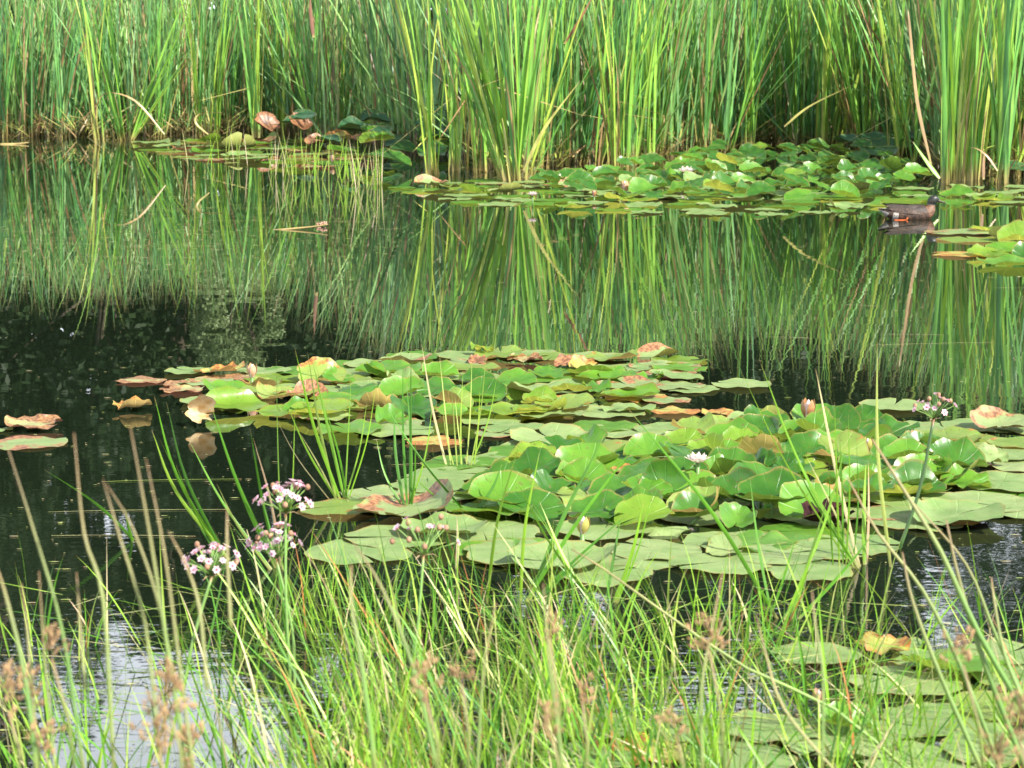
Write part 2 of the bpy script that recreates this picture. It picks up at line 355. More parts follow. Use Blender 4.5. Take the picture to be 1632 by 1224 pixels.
front = [ # px, py, blades, height, spread, lean, dry, width, tone, description
 (6, 219, 14, 2.7, .10, .02, .3, .032, .25, 'upright blue-green cattail clump over tangled brown litter'),
 (48, 217, 12, 2.6, .12, .04, .2, .036, .15, 'broad-leaved bluish cattail clump over brown litter'),
 (98, 220, 10, 2.4, .16, .08, .2, .034, .15, 'dark bluish cattail clump beside bent-over leaves'),
 (158, 228, 9, 2.7, .05, -.05, .1, .036, .5, 'slim cattail clump standing alone on one pale straw-yellow foot'),
 (196, 224, 16, 2.7, .10, -.22, .2, .036, .3, 'cattail clump leaning steeply away from the fanned clump beside it'),
 (206, 223, 12, 2.3, .18, .42, .15, .036, .42, 'cattail clump fanning low over the water with yellow stem feet'),
 (256, 219, 13, 2.6, .08, .10, .2, .032, .4, 'pale-footed cattail clump next to the low fanned clump'),
 (318, 219, 15, 2.7, .09, .0, .15, .034, .5, 'dense bright cattail clump with a looped dead leaf'),
 (342, 219, 12, 2.6, .08, .03, .2, .034, .5, 'bright cattail clump beside a folded square-looking dead leaf'),
 (410, 221, 18, 2.8, .08, -.01, .05, .034, .55, 'tight bright cattail clump before the brown upturned lily leaves'),
 (447, 212, 14, 2.8, .06, .0, .1, .038, .5, 'thick-stemmed cattail clump between brown upturned lily leaves'),
 (502, 214, 12, 2.6, .07, .02, .1, .034, .5, 'short-footed cattail clump left of the shaded lily leaves'),
 (530, 208, 9, 2.5, .12, .05, .7, .034, .6, 'half-dead cattail clump with tan leaf stubs'),
 (640, 196, 16, 2.5, .14, -.10, .05, .036, .45, 'cattail fan rising out of the shaded lily leaves'),
 (690, 278, 12, 2.6, .08, -.04, .05, .036, .6, 'bright cattail clump standing forward of the lily leaves'),
 (722, 272, 11, 2.6, .07, .01, .1, .034, .6, 'bright cattail clump beside a rusty stem foot'),
 (748, 276, 12, 2.5, .08, -.06, .4, .034, .5, 'cattail clump with brown feet in open water'),
 (768, 274, 10, 2.7, .09, -.08, .1, .034, .5, 'narrow cattail clump behind the large leaning one'),
 (808, 287, 18, 2.8, .10, -.26, .15, .04, .5, 'big cattail clump leaning strongly over the gap in the pads'),
 (822, 290, 16, 2.8, .13, -.02, .15, .042, .5, 'thick yellow-footed cattail clump mirrored at the pad edge'),
 (845, 284, 10, 2.6, .16, .22, .2, .036, .45, 'cattail clump leaning over the thick yellow-footed one'),
 (884, 258, 15, 2.7, .07, .03, .15, .034, .4, 'cattail clump with a straight pale-green base'),
 (905, 262, 12, 2.6, .1, .06, .5, .03, .5, 'thin cattail clump with many straw-brown leaves'),
 (958, 266, 14, 2.5, .08, .26, .3, .040, .55, 'cattail clump with fat pale leaf bases leaning over'),
 (984, 270, 14, 2.7, .07, -.03, .3, .034, .5, 'cattail clump with orange-brown base at the raised lilies'),
 (1002, 266, 13, 2.7, .06, .03, .15, .036, .5, 'straight cattail clump at the edge of the raised lilies'),
 (1034, 262, 12, 2.7, .05, -.02, .2, .034, .55, 'tall slim cattail clump behind the first raised lilies'),
 (1062, 246, 14, 2.7, .08, .05, .15, .034, .5, 'cattail clump half hidden by raised lily leaves'),
 (1112, 240, 14, 2.6, .08, .04, .15, .034, .45, 'spreading cattail clump behind the glossy lily heap'),
 (1160, 244, 11, 2.4, .20, .30, .2, .034, .4, 'low slanting cattail clump behind the glossy lily heap'),
 (1192, 238, 16, 2.8, .05, .02, .05, .04, .4, 'bold dark-green cattail clump behind the lily heap centre'),
 (1262, 234, 14, 2.8, .045, .01, .05, .04, .4, 'tight deep-green cattail clump over the lily heap'),
 (1308, 238, 18, 2.9, .05, .03, .08, .042, .52, 'tall bold cattail clump with wide parallel leaves'),
 (1322, 236, 12, 2.7, .07, .10, .3, .036, .55, 'cattail clump crossed by one tan dead leaf'),
 (1372, 234, 16, 2.7, .08, .02, .1, .034, .5, 'cattail clump with many thin light-green leaves'),
 (1384, 240, 12, 2.6, .09, .12, .1, .034, .5, 'slanting cattail clump by the shaded dark lily leaves'),
 (1430, 254, 14, 2.6, .10, .0, .1, .034, .55, 'cattail clump in front of the shaded dark lily leaves'),
 (1454, 268, 9, 2.4, .16, -.08, .1, .034, .7, 'lime cattail clump with one leaf bent down to the pads'),
 (1512, 292, 14, 2.8, .06, -.02, .15, .038, .45, 'cattail clump at the pad edge behind the duck'),
 (1538, 288, 18, 2.8, .06, .02, .2, .04, .62, 'yellow-striped cattail clump beyond the duck'),
 (1556, 286, 12, 2.7, .07, .08, .1, .036, .55, 'cattail clump beside red-brown broken stems'),
 (1598, 292, 18, 2.8, .06, .0, .1, .04, .42, 'dense dark cattail clump past the red-brown stems'),
 (1620, 282, 12, 2.7, .1, .10, .4, .034, .5, 'outermost cattail clump with straw stems crossing its base'),
]
for f_ in front:
    e = clump(*f_[:9]); tag(e, f_[9], 'cattail', 'cattail clumps along the water edge')
# second row, between and just behind the first
sr = []
x = -60
while x < 1720:
    x += R.uniform(28, 44)
    if 560 < x < 760 or 1390 < x < 1490: continue
    sr.append((x, sh_y(x) - R.uniform(6, 15)))
for k, (x, y) in enumerate(sr):
    nb = R.randint(12, 17); tone = R.uniform(.2, .5)
    e = clump(x, y, nb, R.uniform(2.45, 2.85), R.uniform(.06, .14), R.gauss(0, .08), R.uniform(.1, .3), .033, tone)
    near_f = min(range(len(front)), key=lambda i: abs(front[i][0] - x))
    side_ = 'behind' if abs(front[near_f][0] - x) < 12 else ('left behind' if x < front[near_f][0] else 'right behind')
    short = ' '.join(front[near_f][9].split()[:9])
    tag(e, 'second-row cattail %s %s' % (side_, short), 'cattail', 'cattail clumps of the second row')
# the mass behind, too many to count
rb = MB()
for i in range(9000):
    px = R.uniform(-260, 1900); c = G(px, sh_y(px)); dpt = .5 + (R.random() ** 1.1) * 7
    if dpt < (3.2 if 545 < px < 770 or 1335 < px < 1480 else 1.1): dpt += 3
    root = Vector((c.x * (c.y + dpt) / c.y, c.y + dpt, -.05))
    low = R.random() < .22
    dry = R.random() < .16
    t = R.uniform(.82, 1) if dry else min(.78, max(0, R.gauss(.35, .2)))
    big = noise.noise(Vector((root.x * .5, root.y * .3, 2))) * .28
    lean = abs(R.gauss(0, .17)); az = R.uniform(0, 2 * PI)
    dx = math.cos(az) * lean + big; dy = math.sin(az) * lean
    if low: dx += R.uniform(-.8, .8)
    add_blade(rb, root, math.atan2(dy, dx), min(1.35, math.hypot(dx, dy)), R.uniform(1.1, 1.9) if low else R.uniform(2.2, 2.7) + min(.6, dpt * .14) * (1.5 if px > 480 else .9), R.uniform(.026, .042), t, 7, R.uniform(.0, .5), .3, None, R.uniform(-.8, .8))
tag(rb.build('reed_bed', M_bed), 'dense mass of cattail leaves filling the back of the pond edge', None, kind='stuff')
# brown litter at the foot of the reeds
lt = MB()
for i in range(1500):
    px = R.uniform(-100, 1750); c = G(px, sh_y(px)); k = R.uniform(.1, 2.2)
    if 400 < px < 760 or 1335 < px < 1480 or 860 < px < 1500 and k < .8: continue
    p = Vector((c.x * (c.y + k) / c.y, c.y + k, R.uniform(0, .22)))
    az = R.uniform(0, 2 * PI); add_blade(lt, p, az, R.uniform(.7, 1.6), R.uniform(.2, .7), R.uniform(.012, .026), R.uniform(.8, 1), 5, R.uniform(-.4, 1.2), 0)
tag(lt.build('leaf_litter', M_reed), 'brown broken reed leaves littering the reed feet', None, kind='stuff')
# bent single leaves that read on their own
def single(pxs, Y, w, tint, name, label, cat, mat=M_reed, group=None, crease=.3, tube=False, seg=12, ez=False):
    pts = smooth_line([P(a, b, Y + (k * .03 if not ez else 0)) for k, (a, b) in enumerate(pxs)], seg)
    o0 = pts[0].copy(); q = MB(); n = len(pts)
    pts = [p - o0 for p in pts]
    if tube: q.tube(pts, [w * .5 * max(.25, 1 - .75 * (i / (n - 1)) ** 2) for i in range(n)], tint, 6)
    else: q.strip(pts, [w * .5 * min(1, .6 + 2 * i / n) * max(.04, 1 - (i / (n - 1)) ** 2.4) for i in range(n)], Vector((1, .35, 0)), tint, crease)
    o = q.build(name, mat); o.location = o0
    return tag(o, label, cat, group)
single([(262, 214), (215, 160), (170, 148), (150, 172)][::1], 29.5, .03, .93, 'dead_reed_leaf', 'long pale dead reed leaf arching down to the water by the pale-footed clump', 'dead leaf')
single([(332, 214), (312, 196), (318, 182), (352, 180), (346, 178)], 28.6, .03, .88, 'dead_reed_leaf', 'straw coloured reed leaf folded square above the waterline', 'dead leaf')
single([(1484, 262), (1462, 160), (1450, 40), (1447, 14)], 23.6, .04, .93, 'dead_reed_leaf', 'tall tan dead leaf slanting through the green before the duck clumps', 'dead leaf')
single([(1250, 202), (1290, 170), (1360, 135)], 25.0, .03, .86, 'dead_reed_leaf', 'yellow-brown leaf lying slantwise between two bold clumps over the lily heap', 'dead leaf')
single([(1498, 284), (1478, 258), (1455, 226)], 22.3, .05, .62, 'bent_reed_leaf', 'bright green leaf bent down flat towards the pads behind the duck', 'leaf')
single([(1568, 286), (1568, 262), (1569, 240)], 22.6, .035, .97, 'broken_reed_stem', 'red-brown broken stem stub standing upright past the duck', 'stem')
single([(1590, 272), (1575, 250), (1560, 238), (1545, 234)], 22.9, .028, .95, 'broken_reed_stem', 'grey-brown stem leaning against the upright red-brown stub', 'stem')
single([(900, 70), (925, 30), (950, -15)], 25.5, .035, 1.0, 'dead_reed_leaf', 'dark brown slanting leaf high in the central reeds', 'dead leaf')
single([(500, 60), (496, 25), (494, -10)], 28, .05, 1.0, 'dead_reed_leaf', 'dark brown upright blade at the top of the reeds', 'dead leaf')
single([(835, 272), (868, 205), (925, 128)], 23.5, .04, .85, 'dead_reed_leaf', 'long straw leaf slanting up out of the thick yellow-footed clump', 'dead leaf')

# ------------------------------------------------------------------ water lilies
def pad_mesh(r, cup=0., fold=0., ruffle=.004, lip=0., ragged=0., elong=1.1, gap=.16, roll=0., seg=34, rings=7, curl=None):
    q = MB(); ph = [R.uniform(0, 6.28) for _ in range(4)]
    q.v.append((0, 0, 0)); q.t.append(0.); q.a.append(0.)
    for i in range(1, rings + 1):
        rho = (i / rings) ** .8
        for j in range(seg + 1):
            u = j / seg; g = gap * (.25 + .75 * rho); th = g / 2 + (2 * PI - g) * u
            rr = rho * (1 + .025 * math.sin(3 * th + ph[0]) + .02 * math.sin(7 * th + ph[1]) * rho)
            if ragged: rr *= 1 - ragged * rho * max(0, noise.noise(Vector((math.cos(th) * 2.2 + ph[2], math.sin(th) * 2.2, ph[3]))) ) * 1.6
            if i == rings and (j == 0 or j == seg): rr *= .94
            x = rr * math.cos(th) * elong; y = rr * math.sin(th)
            z = cup * rho * rho + fold * abs(y) ** 1.5 + roll * (max(0, y - .1)) ** 2
            z += ruffle / r * rho ** 3 * (math.sin(4 * th + ph[2]) + .7 * math.sin(9 * th + ph[3])) + lip * max(0, rho - .86) / .14
            z += .5 * ruffle / r * math.sin(x * 4 + ph[0]) * math.cos(y * 5 + ph[1])
            if curl is not None:      # one side of the leaf rolled up and over
                s_ = x * math.cos(curl[0]) + y * math.sin(curl[0]) - curl[1]
                if s_ > 0:
                    k = curl[2]; cx_, cy_ = math.cos(curl[0]), math.sin(curl[0])
                    x -= cx_ * (s_ - math.sin(s_ * k) / k); y -= cy_ * (s_ - math.sin(s_ * k) / k); z += (1 - math.cos(s_ * k)) / k
            q.v.append((x * r, y * r, z * r)); q.t.append(u); q.a.append(rho)
    for j in range(seg): q.f.append((0, 1 + j, 2 + j))
    for i in range(rings - 1):
        a = 1 + i * (seg + 1); b = a + seg + 1
        for j in range(seg): q.f.append((a + j, b + j, b + j + 1, a + j + 1))
    return q
pads = []
def pad(px, py, wpx, look='flat', col='sage', zone='', az=None, tilt=None, h=None, dirn=None, label=None, r=None):
    c = G(px, py); r = r or wpx / 2 / ppm(py) / 1.03
    if az is None: az = R.uniform(0, 2 * PI)
    rag = .35 if col in ('rust', 'brown', 'yellow') else (.12 if R.random() < .3 else 0)
    if look == 'flat':
        q = pad_mesh(r, ruffle=R.uniform(.002, .0055), lip=R.uniform(-.02, .03), ragged=rag, gap=R.uniform(.06, .3))
        c.z = h if h is not None else R.uniform(.004, .014); rot = Matrix.Rotation(R.gauss(0, .012), 3, 'X') @ Matrix.Rotation(R.gauss(0, .012), 3, 'Y') @ Matrix.Rotation(az, 3, 'Z')
    elif look == 'wavy':
        cu = (R.uniform(0, 6.28), R.uniform(.2, .6), R.uniform(.9, 2.2)) if R.random() < .6 else None
        q = pad_mesh(r, cup=R.uniform(.03, .12), ruffle=R.uniform(.005, .010), lip=R.uniform(0, .05), ragged=rag, curl=cu)
        c.z = h if h is not None else R.uniform(.012, .03); rot = Matrix.Rotation(R.gauss(0, .05), 3, 'X') @ Matrix.Rotation(R.gauss(0, .05), 3, 'Y') @ Matrix.Rotation(az, 3, 'Z')
    else:   # raised on its stalk: tilted, cupped or folded
        if tilt is not None: tilt *= .42
        if h is not None and py > 400: h *= .42
        r *= .8 if py > 400 else .9
        az = R.choice((0, PI)) + R.gauss(0, .42)
        fo = R.uniform(.1, .6) if R.random() < .85 else R.uniform(-.35, -.1)
        cu = (R.uniform(0, 6.28), R.uniform(.1, .6), R.uniform(.8, 2.2)) if R.random() < .45 else None
        q = pad_mesh(r, cup=R.uniform(-.1, .15), fold=fo, ruffle=R.uniform(.003, .011), lip=R.uniform(0, .05), ragged=rag * .6, curl=cu)
        if tilt is None: tilt = math.radians(R.uniform(3, 24))
        if dirn is None: dirn = R.uniform(0, 2 * PI)
        ax = Vector((math.cos(dirn), math.sin(dirn), 0))      # leaf normal leans towards this heading
        rot = Matrix.Rotation(tilt, 3, Vector((0, 0, 1)).cross(ax)) @ Matrix.Rotation(az, 3, 'Z')
        c.z = h if h is not None else R.uniform(.03, .13) + r * math.sin(tilt) * .55
    o = q.build('lily_pad', PM[col]); o.location = c; o.rotation_euler = rot.to_euler()
    if look == 'raised':
        s = MB(); inv = rot.transposed()
        bot = inv @ Vector((R.uniform(-.05, .05), R.uniform(-.05, .05), -c.z - .02))
        s.tube([Vector((0, 0, -.002)), inv @ Vector((0, 0, -c.z * .4)), bot], [.004, .0045, .005], .4, 5)
        s.build('leaf_stalk', M_stem, o)
    pads.append(dict(o=o, px=px, py=py, w=wpx, look=look, col=col, zone=zone, label=label))
    return o
def inside(x, y, poly):
    c = False; n = len(poly)
    for i in range(n):
        x1, y1 = poly[i]; x2, y2 = poly[(i + 1) % n]
        if (y1 > y) != (y2 > y) and x < (x2 - x1) * (y - y1) / (y2 - y1) + x1: c = not c
    return c
def scatter(poly, n, rad, looks, cols, zone, sep=1.0, avoid=(), **kw):
    xs = [p[0] for p in poly]; ys = [p[1] for p in poly]; put = []
    wl = [1 / ppm(y) ** 0 for y in ys]
    for k in range(n):
        best = None
        for t in range(24):
            x = R.uniform(min(xs), max(xs)); y = R.uniform(min(ys), max(ys))
            if not inside(x, y, poly): continue
            g = G(x, y); d = min([(g - o).length for o in put] + [9])
            if best is None or d > best[0]: best = (d, x, y, g)
        if not best: continue
        _, x, y, g = best; put.append(g)
        r_ = R.uniform(*rad)
        lk = R.choices(list(looks), list(looks.values()))[0]; c_ = R.choices(list(cols), list(cols.values()))[0]
        pad(x, y, 2 * r_ * ppm(y), lk, c_, zone, **{k_: (v() if callable(v) else v) for k_, v in kw.items()})
# --- middle island (A): hand-set leaves first
Zm = 'on middle pad island'
for a in [
 (225, 608, 80, 'flat', 'rust', 'brown-edged pad at the tip of the middle island'), (300, 614, 84, 'flat', 'rust', None), (342, 606, 90, 'flat', 'rust', None), (292, 624, 70, 'flat', 'rust', None),
 (300, 595, 78, 'flat', 'sage', None), (350, 597, 80, 'wavy', 'yellow', None), (330, 612, 84, 'flat', 'sage_edge', None), (390, 603, 80, 'flat', 'rust', None), (420, 594, 90, 'flat', 'sage', None),
 (345, 643, 118, 'flat', 'sage', 'long pale pad on the front edge of the middle island'), (372, 632, 100, 'wavy', 'green', None), (378, 656, 100, 'wavy', 'lime', None), (450, 665, 88, 'wavy', 'lime', None),
 (420, 634, 80, 'wavy', 'olive', None), (455, 640, 100, 'wavy', 'olive', None), (450, 612, 90, 'flat', 'sage', None), (600, 583, 110, 'flat', 'sage', None), (640, 596, 100, 'flat', 'green', None), (560, 594, 90, 'flat', 'sage', None),
 (745, 568, 110, 'flat', 'sage', None), (840, 567, 96, 'flat', 'sage', None), (955, 571, 95, 'flat', 'sage', None), (932, 588, 90, 'flat', 'sage', None), (1060, 586, 112, 'flat', 'sage_edge', None), (1062, 598, 96, 'flat', 'rust', None),
 (835, 577, 60, 'wavy', 'rust', None), (1182, 616, 92, 'flat', 'sage', 'thin flat pad lying alone past the tip of the middle island'), (1100, 622, 92, 'flat', 'sage', None), (1010, 634, 110, 'flat', 'yellow', 'decayed orange-patched pad on the middle island end'),
 (1060, 640, 80, 'flat', 'sage_edge', None), (1000, 656, 90, 'wavy', 'sage', None), (1075, 658, 80, 'flat', 'yellow', 'ragged orange pad floating off the middle island end'), (1150, 662, 66, 'flat', 'yellow', 'thin orange half-sunk pad scrap beside the middle island'),
 (860, 660, 90, 'wavy', 'lime', None), (900, 655, 100, 'wavy', 'olive', None), (820, 664, 110, 'wavy', 'lime', None), (735, 668, 100, 'wavy', 'green', None), (800, 692, 90, 'flat', 'sage_edge', None), (690, 706, 100, 'flat', 'yellow', 'orange-stained pad at the bottom of the middle island'),
 (640, 690, 90, 'flat', 'sage_edge', None), (560, 690, 110, 'wavy', 'green', None), (520, 668, 90, 'flat', 'sage', None), (1000, 604, 90, 'flat', 'sage', None), (915, 618, 90, 'flat', 'sage', None), (590, 620, 100, 'flat', 'sage', None), (545, 645, 100, 'wavy', 'green', None)]:
    pad(a[0], a[1], a[2], a[3], a[4], Zm, label=a[5])
D_ = math.radians
for a in [ # px, py, w, col, tilt, heading (0=+x/right, -90=camera, 90=away), height, label
 (512, 612, 96, 'olive', 62, -75, .09, 'big upright leaf with a scorched orange tip on the middle island'), (490, 640, 80, 'brown', 40, -60, .04, 'red-brown stained leaf at the foot of the big upright leaf'),
 (1050, 568, 84, 'sage_edge', 30, -100, .02, 'tan curled pad with burnt corner at the island tip'), (828, 634, 74, 'lime', 48, -60, .08, None), (822, 616, 84, 'green', 35, -100, .07, None),
 (910, 634, 84, 'lime', 20, 95, .07, None), (985, 608, 76, 'green', 38, -95, .06, None), (1035, 610, 60, 'green', 30, -85, .05, None), (930, 592, 60, 'yellow', 35, -80, .05, 'pale yellow rolled leaf on the middle island'), (905, 588, 54, 'brown', 45, -120, .07, 'orange-brown upturned leaf on the middle island'),
 (760, 582, 40, 'brown', 55, -90, .05, 'small rusty leaf standing up on the middle island'), (768, 568, 46, 'lime', 40, 60, .12, 'small green leaf poking up above the island top'),
 (575, 628, 90, 'deep', 30, -80, .06, None), (640, 636, 90, 'green', 42, -110, .07, None), (700, 630, 96, 'deep', 36, -70, .07, None), (600, 655, 88, 'olive', 25, 100, .05, None), (660, 662, 96, 'deep', 30, -90, .06, None),
 (720, 652, 84, 'olive', 32, -60, .06, None), (770, 640, 90, 'deep', 40, -95, .07, None), (700, 605, 80, 'green', 25, -90, .05, None), (640, 618, 70, 'sage', 28, -90, .05, None), (476, 662, 70, 'green', 30, -90, .03, None),
 (540, 612, 70, 'green', 50, -45, .07, None), (590, 600, 60, 'green', 30, -85, .05, None), (870, 604, 70, 'green', 25, -70, .05, None), (860, 650, 70, 'lime', 35, -120, .06, None), (760, 612, 70, 'deep', 30, -90, .05, None),
 (415, 620, 84, 'olive', 14, 90, .03, None), (620, 676, 80, 'green', 35, -75, .04, None), (950, 628, 60, 'green', 26, -110, .05, None)]:
    pad(a[0], a[1], a[2], 'raised', a[3], Zm, tilt=D_(a[4]), dirn=D_(a[5]), h=a[6], label=a[7])
scatter([(420, 590), (640, 570), (1080, 572), (1110, 610), (960, 665), (800, 690), (520, 690), (430, 650)], 44, (.115, .145), {'flat': .65, 'wavy': .35}, {'sage': .4, 'green': .25, 'lime': .12, 'sage_edge': .08, 'olive': .15}, Zm)
# --- big carpet (B)
Zb = 'in broad pad carpet'
for a in [(600, 790, 120, 'flat', 'sage_edge'), (640, 858, 180, 'flat', 'sage'), (570, 882, 175, 'flat', 'sage'), (700, 768, 130, 'flat', 'sage'), (545, 812, 140, 'flat', 'olive'), (690, 790, 150, 'flat', 'sage'),
 (770, 850, 190, 'flat', 'sage'), (820, 885, 180, 'flat', 'sage'), (960, 918, 160, 'flat', 'sage'), (900, 900, 150, 'flat', 'sage'), (1150, 902, 160, 'flat', 'sage'), (1290, 912, 150, 'flat', 'sage'), (1320, 880, 150, 'flat', 'sage'), (1240, 890, 150, 'flat', 'sage'),
 (1425, 650, 116, 'flat', 'sage'), (1240, 690, 130, 'flat', 'sage'), (1160, 705, 120, 'flat', 'sage'), (1330, 680, 140, 'flat', 'sage'), (1420, 690, 150, 'flat', 'sage'), (1565, 680, 130, 'flat', 'sage'), (1650, 684, 130, 'flat', 'sage'),
 (1530, 705, 150, 'flat', 'olive'), (1600, 725, 150, 'flat', 'sage'), (1560, 806, 170, 'flat', 'sage'), (1625, 816, 150, 'flat', 'sage'), (1455, 830, 170, 'flat', 'sage'), (1520, 832, 110, 'flat', 'brown'), (1600, 775, 160, 'flat', 'sage'), (1040, 880, 160, 'flat', 'sage'),
 (1200, 872, 150, 'wavy', 'green'), (990, 690, 120, 'flat', 'sage'), (1070, 688, 120, 'flat', 'sage'), (860, 712, 120, 'flat', 'sage'), (930, 712, 130, 'flat', 'sage'), (800, 738, 130, 'flat', 'sage')]:
    pad(a[0], a[1], a[2], a[3], a[4], Zb)
scatter([(600, 775), (740, 722), (860, 694), (980, 672), (1120, 676), (1300, 684), (1480, 680), (1640, 690), (1640, 830), (1480, 840), (1370, 900), (1000, 925), (880, 905), (760, 880), (640, 850)], 52, (.13, .175), {'flat': .8, 'wavy': .2}, {'sage': .7, 'sage_edge': .1, 'green': .15, 'olive': .05}, Zb)
for a in [
 (850, 770, 110, 'deep', 40, -95, .09), (930, 782, 110, 'green', 45, -80, .09), (1035, 740, 104, 'green', 40, -100, .09, 'large smooth bright leaf tilted over the back of the carpet'), (800, 812, 130, 'green', 45, -80, .09, 'broad upright leaf at the near corner of the raised leaves'), (880, 800, 100, 'deep', 35, -60, .08),
 (985, 800, 120, 'deep', 38, -110, .09), (1060, 805, 110, 'deep', 50, -90, .11), (1000, 838, 100, 'deep', 35, -70, .06), (1090, 780, 100, 'deep', 45, -70, .11), (1120, 740, 70, 'lime', 55, -60, .11), (1150, 745, 90, 'green', 50, -40, .11), (1200, 770, 100, 'deep', 45, -120, .12),
 (1240, 720, 90, 'green', 50, 100, .13), (1330, 700, 100, 'deep', 52, -80, .13, 'tall dark green leaf standing beside the brown lily bud'), (1290, 745, 110, 'deep', 45, -95, .13), (1350, 750, 100, 'green', 40, -60, .12), (1250, 770, 90, 'deep', 45, -80, .13), (1430, 745, 110, 'deep', 48, -95, .12), (1400, 720, 90, 'green', 40, -60, .10),
 (1480, 770, 110, 'green', 35, -100, .09), (1510, 750, 100, 'deep', 38, -80, .09), (1580, 745, 64, 'sage', 62, -70, .09, 'small pale leaf standing up and gleaming white'), (1440, 800, 110, 'lime', 25, 90, .07), (1380, 790, 100, 'green', 40, -90, .09), (1300, 790, 110, 'deep', 30, 90, .08), (1170, 808, 110, 'deep', 40, -80, .09),
 (1230, 815, 100, 'green', 30, -100, .08), (1175, 842, 80, 'green', 50, -80, .06), (1110, 835, 100, 'deep', 40, -100, .07), (1180, 720, 80, 'lime', 30, -90, .09), (1090, 720, 80, 'lime', 45, -120, .08), (1155, 888, 70, 'sage', 70, -110, .05, 'pointed leaf flap standing up at the near edge of the carpet'),
 (1260, 800, 90, 'olive', 35, 80, .09), (1340, 810, 90, 'olive', 30, -60, .07), (960, 760, 90, 'green', 30, -90, .07), (1010, 770, 90, 'olive', 30, 90, .09), (1140, 775, 90, 'green', 40, -60, .11), (1215, 745, 90, 'olive', 45, 80, .13), (1375, 690, 90, 'deep', 40, -110, .11), (1540, 780, 100, 'green', 25, -80, .06), (1060, 850, 100, 'sage', 20, -90, .04)]:
    pad(a[0], a[1], a[2], 'raised', a[3], Zb, tilt=D_(a[4]), dirn=D_(a[5]), h=a[6], label=a[7] if len(a) > 7 else None)
scatter([(760, 800), (860, 745), (980, 715), (1100, 705), (1300, 685), (1420, 700), (1560, 745), (1500, 790), (1330, 830), (1150, 850), (960, 840), (820, 825)], 58, (.10, .145), {'raised': 1}, {'deep': .45, 'green': .35, 'olive': .12, 'lime': .08}, Zb, h=lambda: R.uniform(.02, .15), dirn=lambda: D_(R.uniform(-150, -20)))
# --- near corner (C)
Zc = 'in nearest pad patch'
for a in [(1300, 1048, 140, 'flat', 'sage'), (1410, 1044, 90, 'wavy', 'yellow'), (1440, 1028, 70, 'flat', 'sage'), (1440, 1090, 180, 'flat', 'sage'), (1500, 1055, 150, 'flat', 'sage'), (1600, 1045, 160, 'flat', 'sage'), (1520, 1075, 160, 'wavy', 'green'), (1620, 1080, 150, 'flat', 'sage'),
 (1400, 1160, 190, 'flat', 'sage'), (1500, 1150, 190, 'flat', 'sage'), (1600, 1130, 170, 'flat', 'olive'), (1340, 1190, 190, 'flat', 'sage'), (1230, 1168, 170, 'flat', 'sage'), (1110, 1168, 150, 'flat', 'sage'), (960, 1162, 150, 'flat', 'sage'), (1040, 1200, 160, 'flat', 'yellow'),
 (1180, 1210, 180, 'flat', 'sage'), (1460, 1215, 200, 'flat', 'sage'), (1590, 1200, 190, 'flat', 'sage'), (930, 1215, 150, 'flat', 'sage'), (1350, 1170, 110, 'raised', 'green')]:
    pad(a[0], a[1], a[2], a[3], a[4], Zc, **({'tilt': .5, 'dirn': -1.2, 'h': .05} if a[3] == 'raised' else {}))
# --- outlying
pad(55, 684, 90, 'wavy', 'rust', 'floating in the dark open water', label='thin curled pad, further of the pair by the dark open water edge')
pad(45, 708, 118, 'flat', 'sage_edge', '', label='brown-cornered pad, nearer of the pair by the dark open water edge')
pad(0, 687, 40, 'flat', 'sage', '', label='pad tip cut by the picture edge beside the dark open water')
pad(212, 655, 66, 'wavy', 'yellow', '', label='curled yellow-brown leaf floating alone in dark water')
# --- far fringe and heap (E)
Ze = 'beside the glossy lily heap'
scatter([(630, 298), (760, 288), (880, 292), (1000, 300), (1250, 306), (1480, 300), (1640, 296), (1640, 322), (1520, 330), (1400, 338), (1180, 344), (960, 338), (840, 330), (720, 322)], 95, (.15, .22), {'flat': .75, 'wavy': .25}, {'sage': .55, 'lime': .15, 'green': .25, 'sage_edge': .05}, 'fringing the far lily heap')
scatter([(850, 300), (960, 282), (1050, 262), (1130, 246), (1260, 240), (1370, 250), (1450, 270), (1470, 296), (1400, 316), (1200, 322), (1000, 320), (880, 314)], 150, (.11, .17), {'raised': 1}, {'deep': .62, 'green': .28, 'lime': .04, 'sage': .06}, 'in glossy far lily heap', tilt=lambda: D_(R.uniform(20, 62)), dirn=lambda: D_(R.uniform(-150, 10)), h=lambda: R.uniform(.03, .15))
# --- far island before the reeds (F) and shaded leaves
scatter([(210, 228), (420, 224), (560, 236), (590, 262), (500, 268), (330, 256), (250, 244)], 44, (.18, .3), {'flat': .6, 'wavy': .4}, {'sage': .35, 'green': .25, 'rust': .2, 'olive': .2}, 'on pads by far cattails')
scatter([(585, 262), (590, 215), (650, 205), (700, 215), (720, 250), (700, 272), (640, 278)], 30, (.17, .24), {'raised': 1}, {'deep': .55, 'green': .3, 'lime': .15}, 'in small mound under cattails', h=lambda: R.uniform(.06, .3), tilt=lambda: D_(R.uniform(20, 62)), dirn=lambda: D_(R.uniform(-150, 10)))
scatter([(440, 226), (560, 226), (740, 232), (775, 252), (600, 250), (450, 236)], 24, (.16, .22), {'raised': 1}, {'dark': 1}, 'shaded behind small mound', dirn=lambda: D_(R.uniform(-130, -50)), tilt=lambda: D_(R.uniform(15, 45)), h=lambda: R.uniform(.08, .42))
for x, y, w in ((1392, 222, 80), (1420, 228, 90), (1470, 232, 90), (1350, 226, 60), (1440, 220, 90), (1400, 236, 80), (1610, 262, 80)): pad(x, y + 22, w * .85, 'raised', 'dark', 'shaded behind far lily heap', tilt=D_(30), dirn=D_(-90), h=R.uniform(.12, .26))
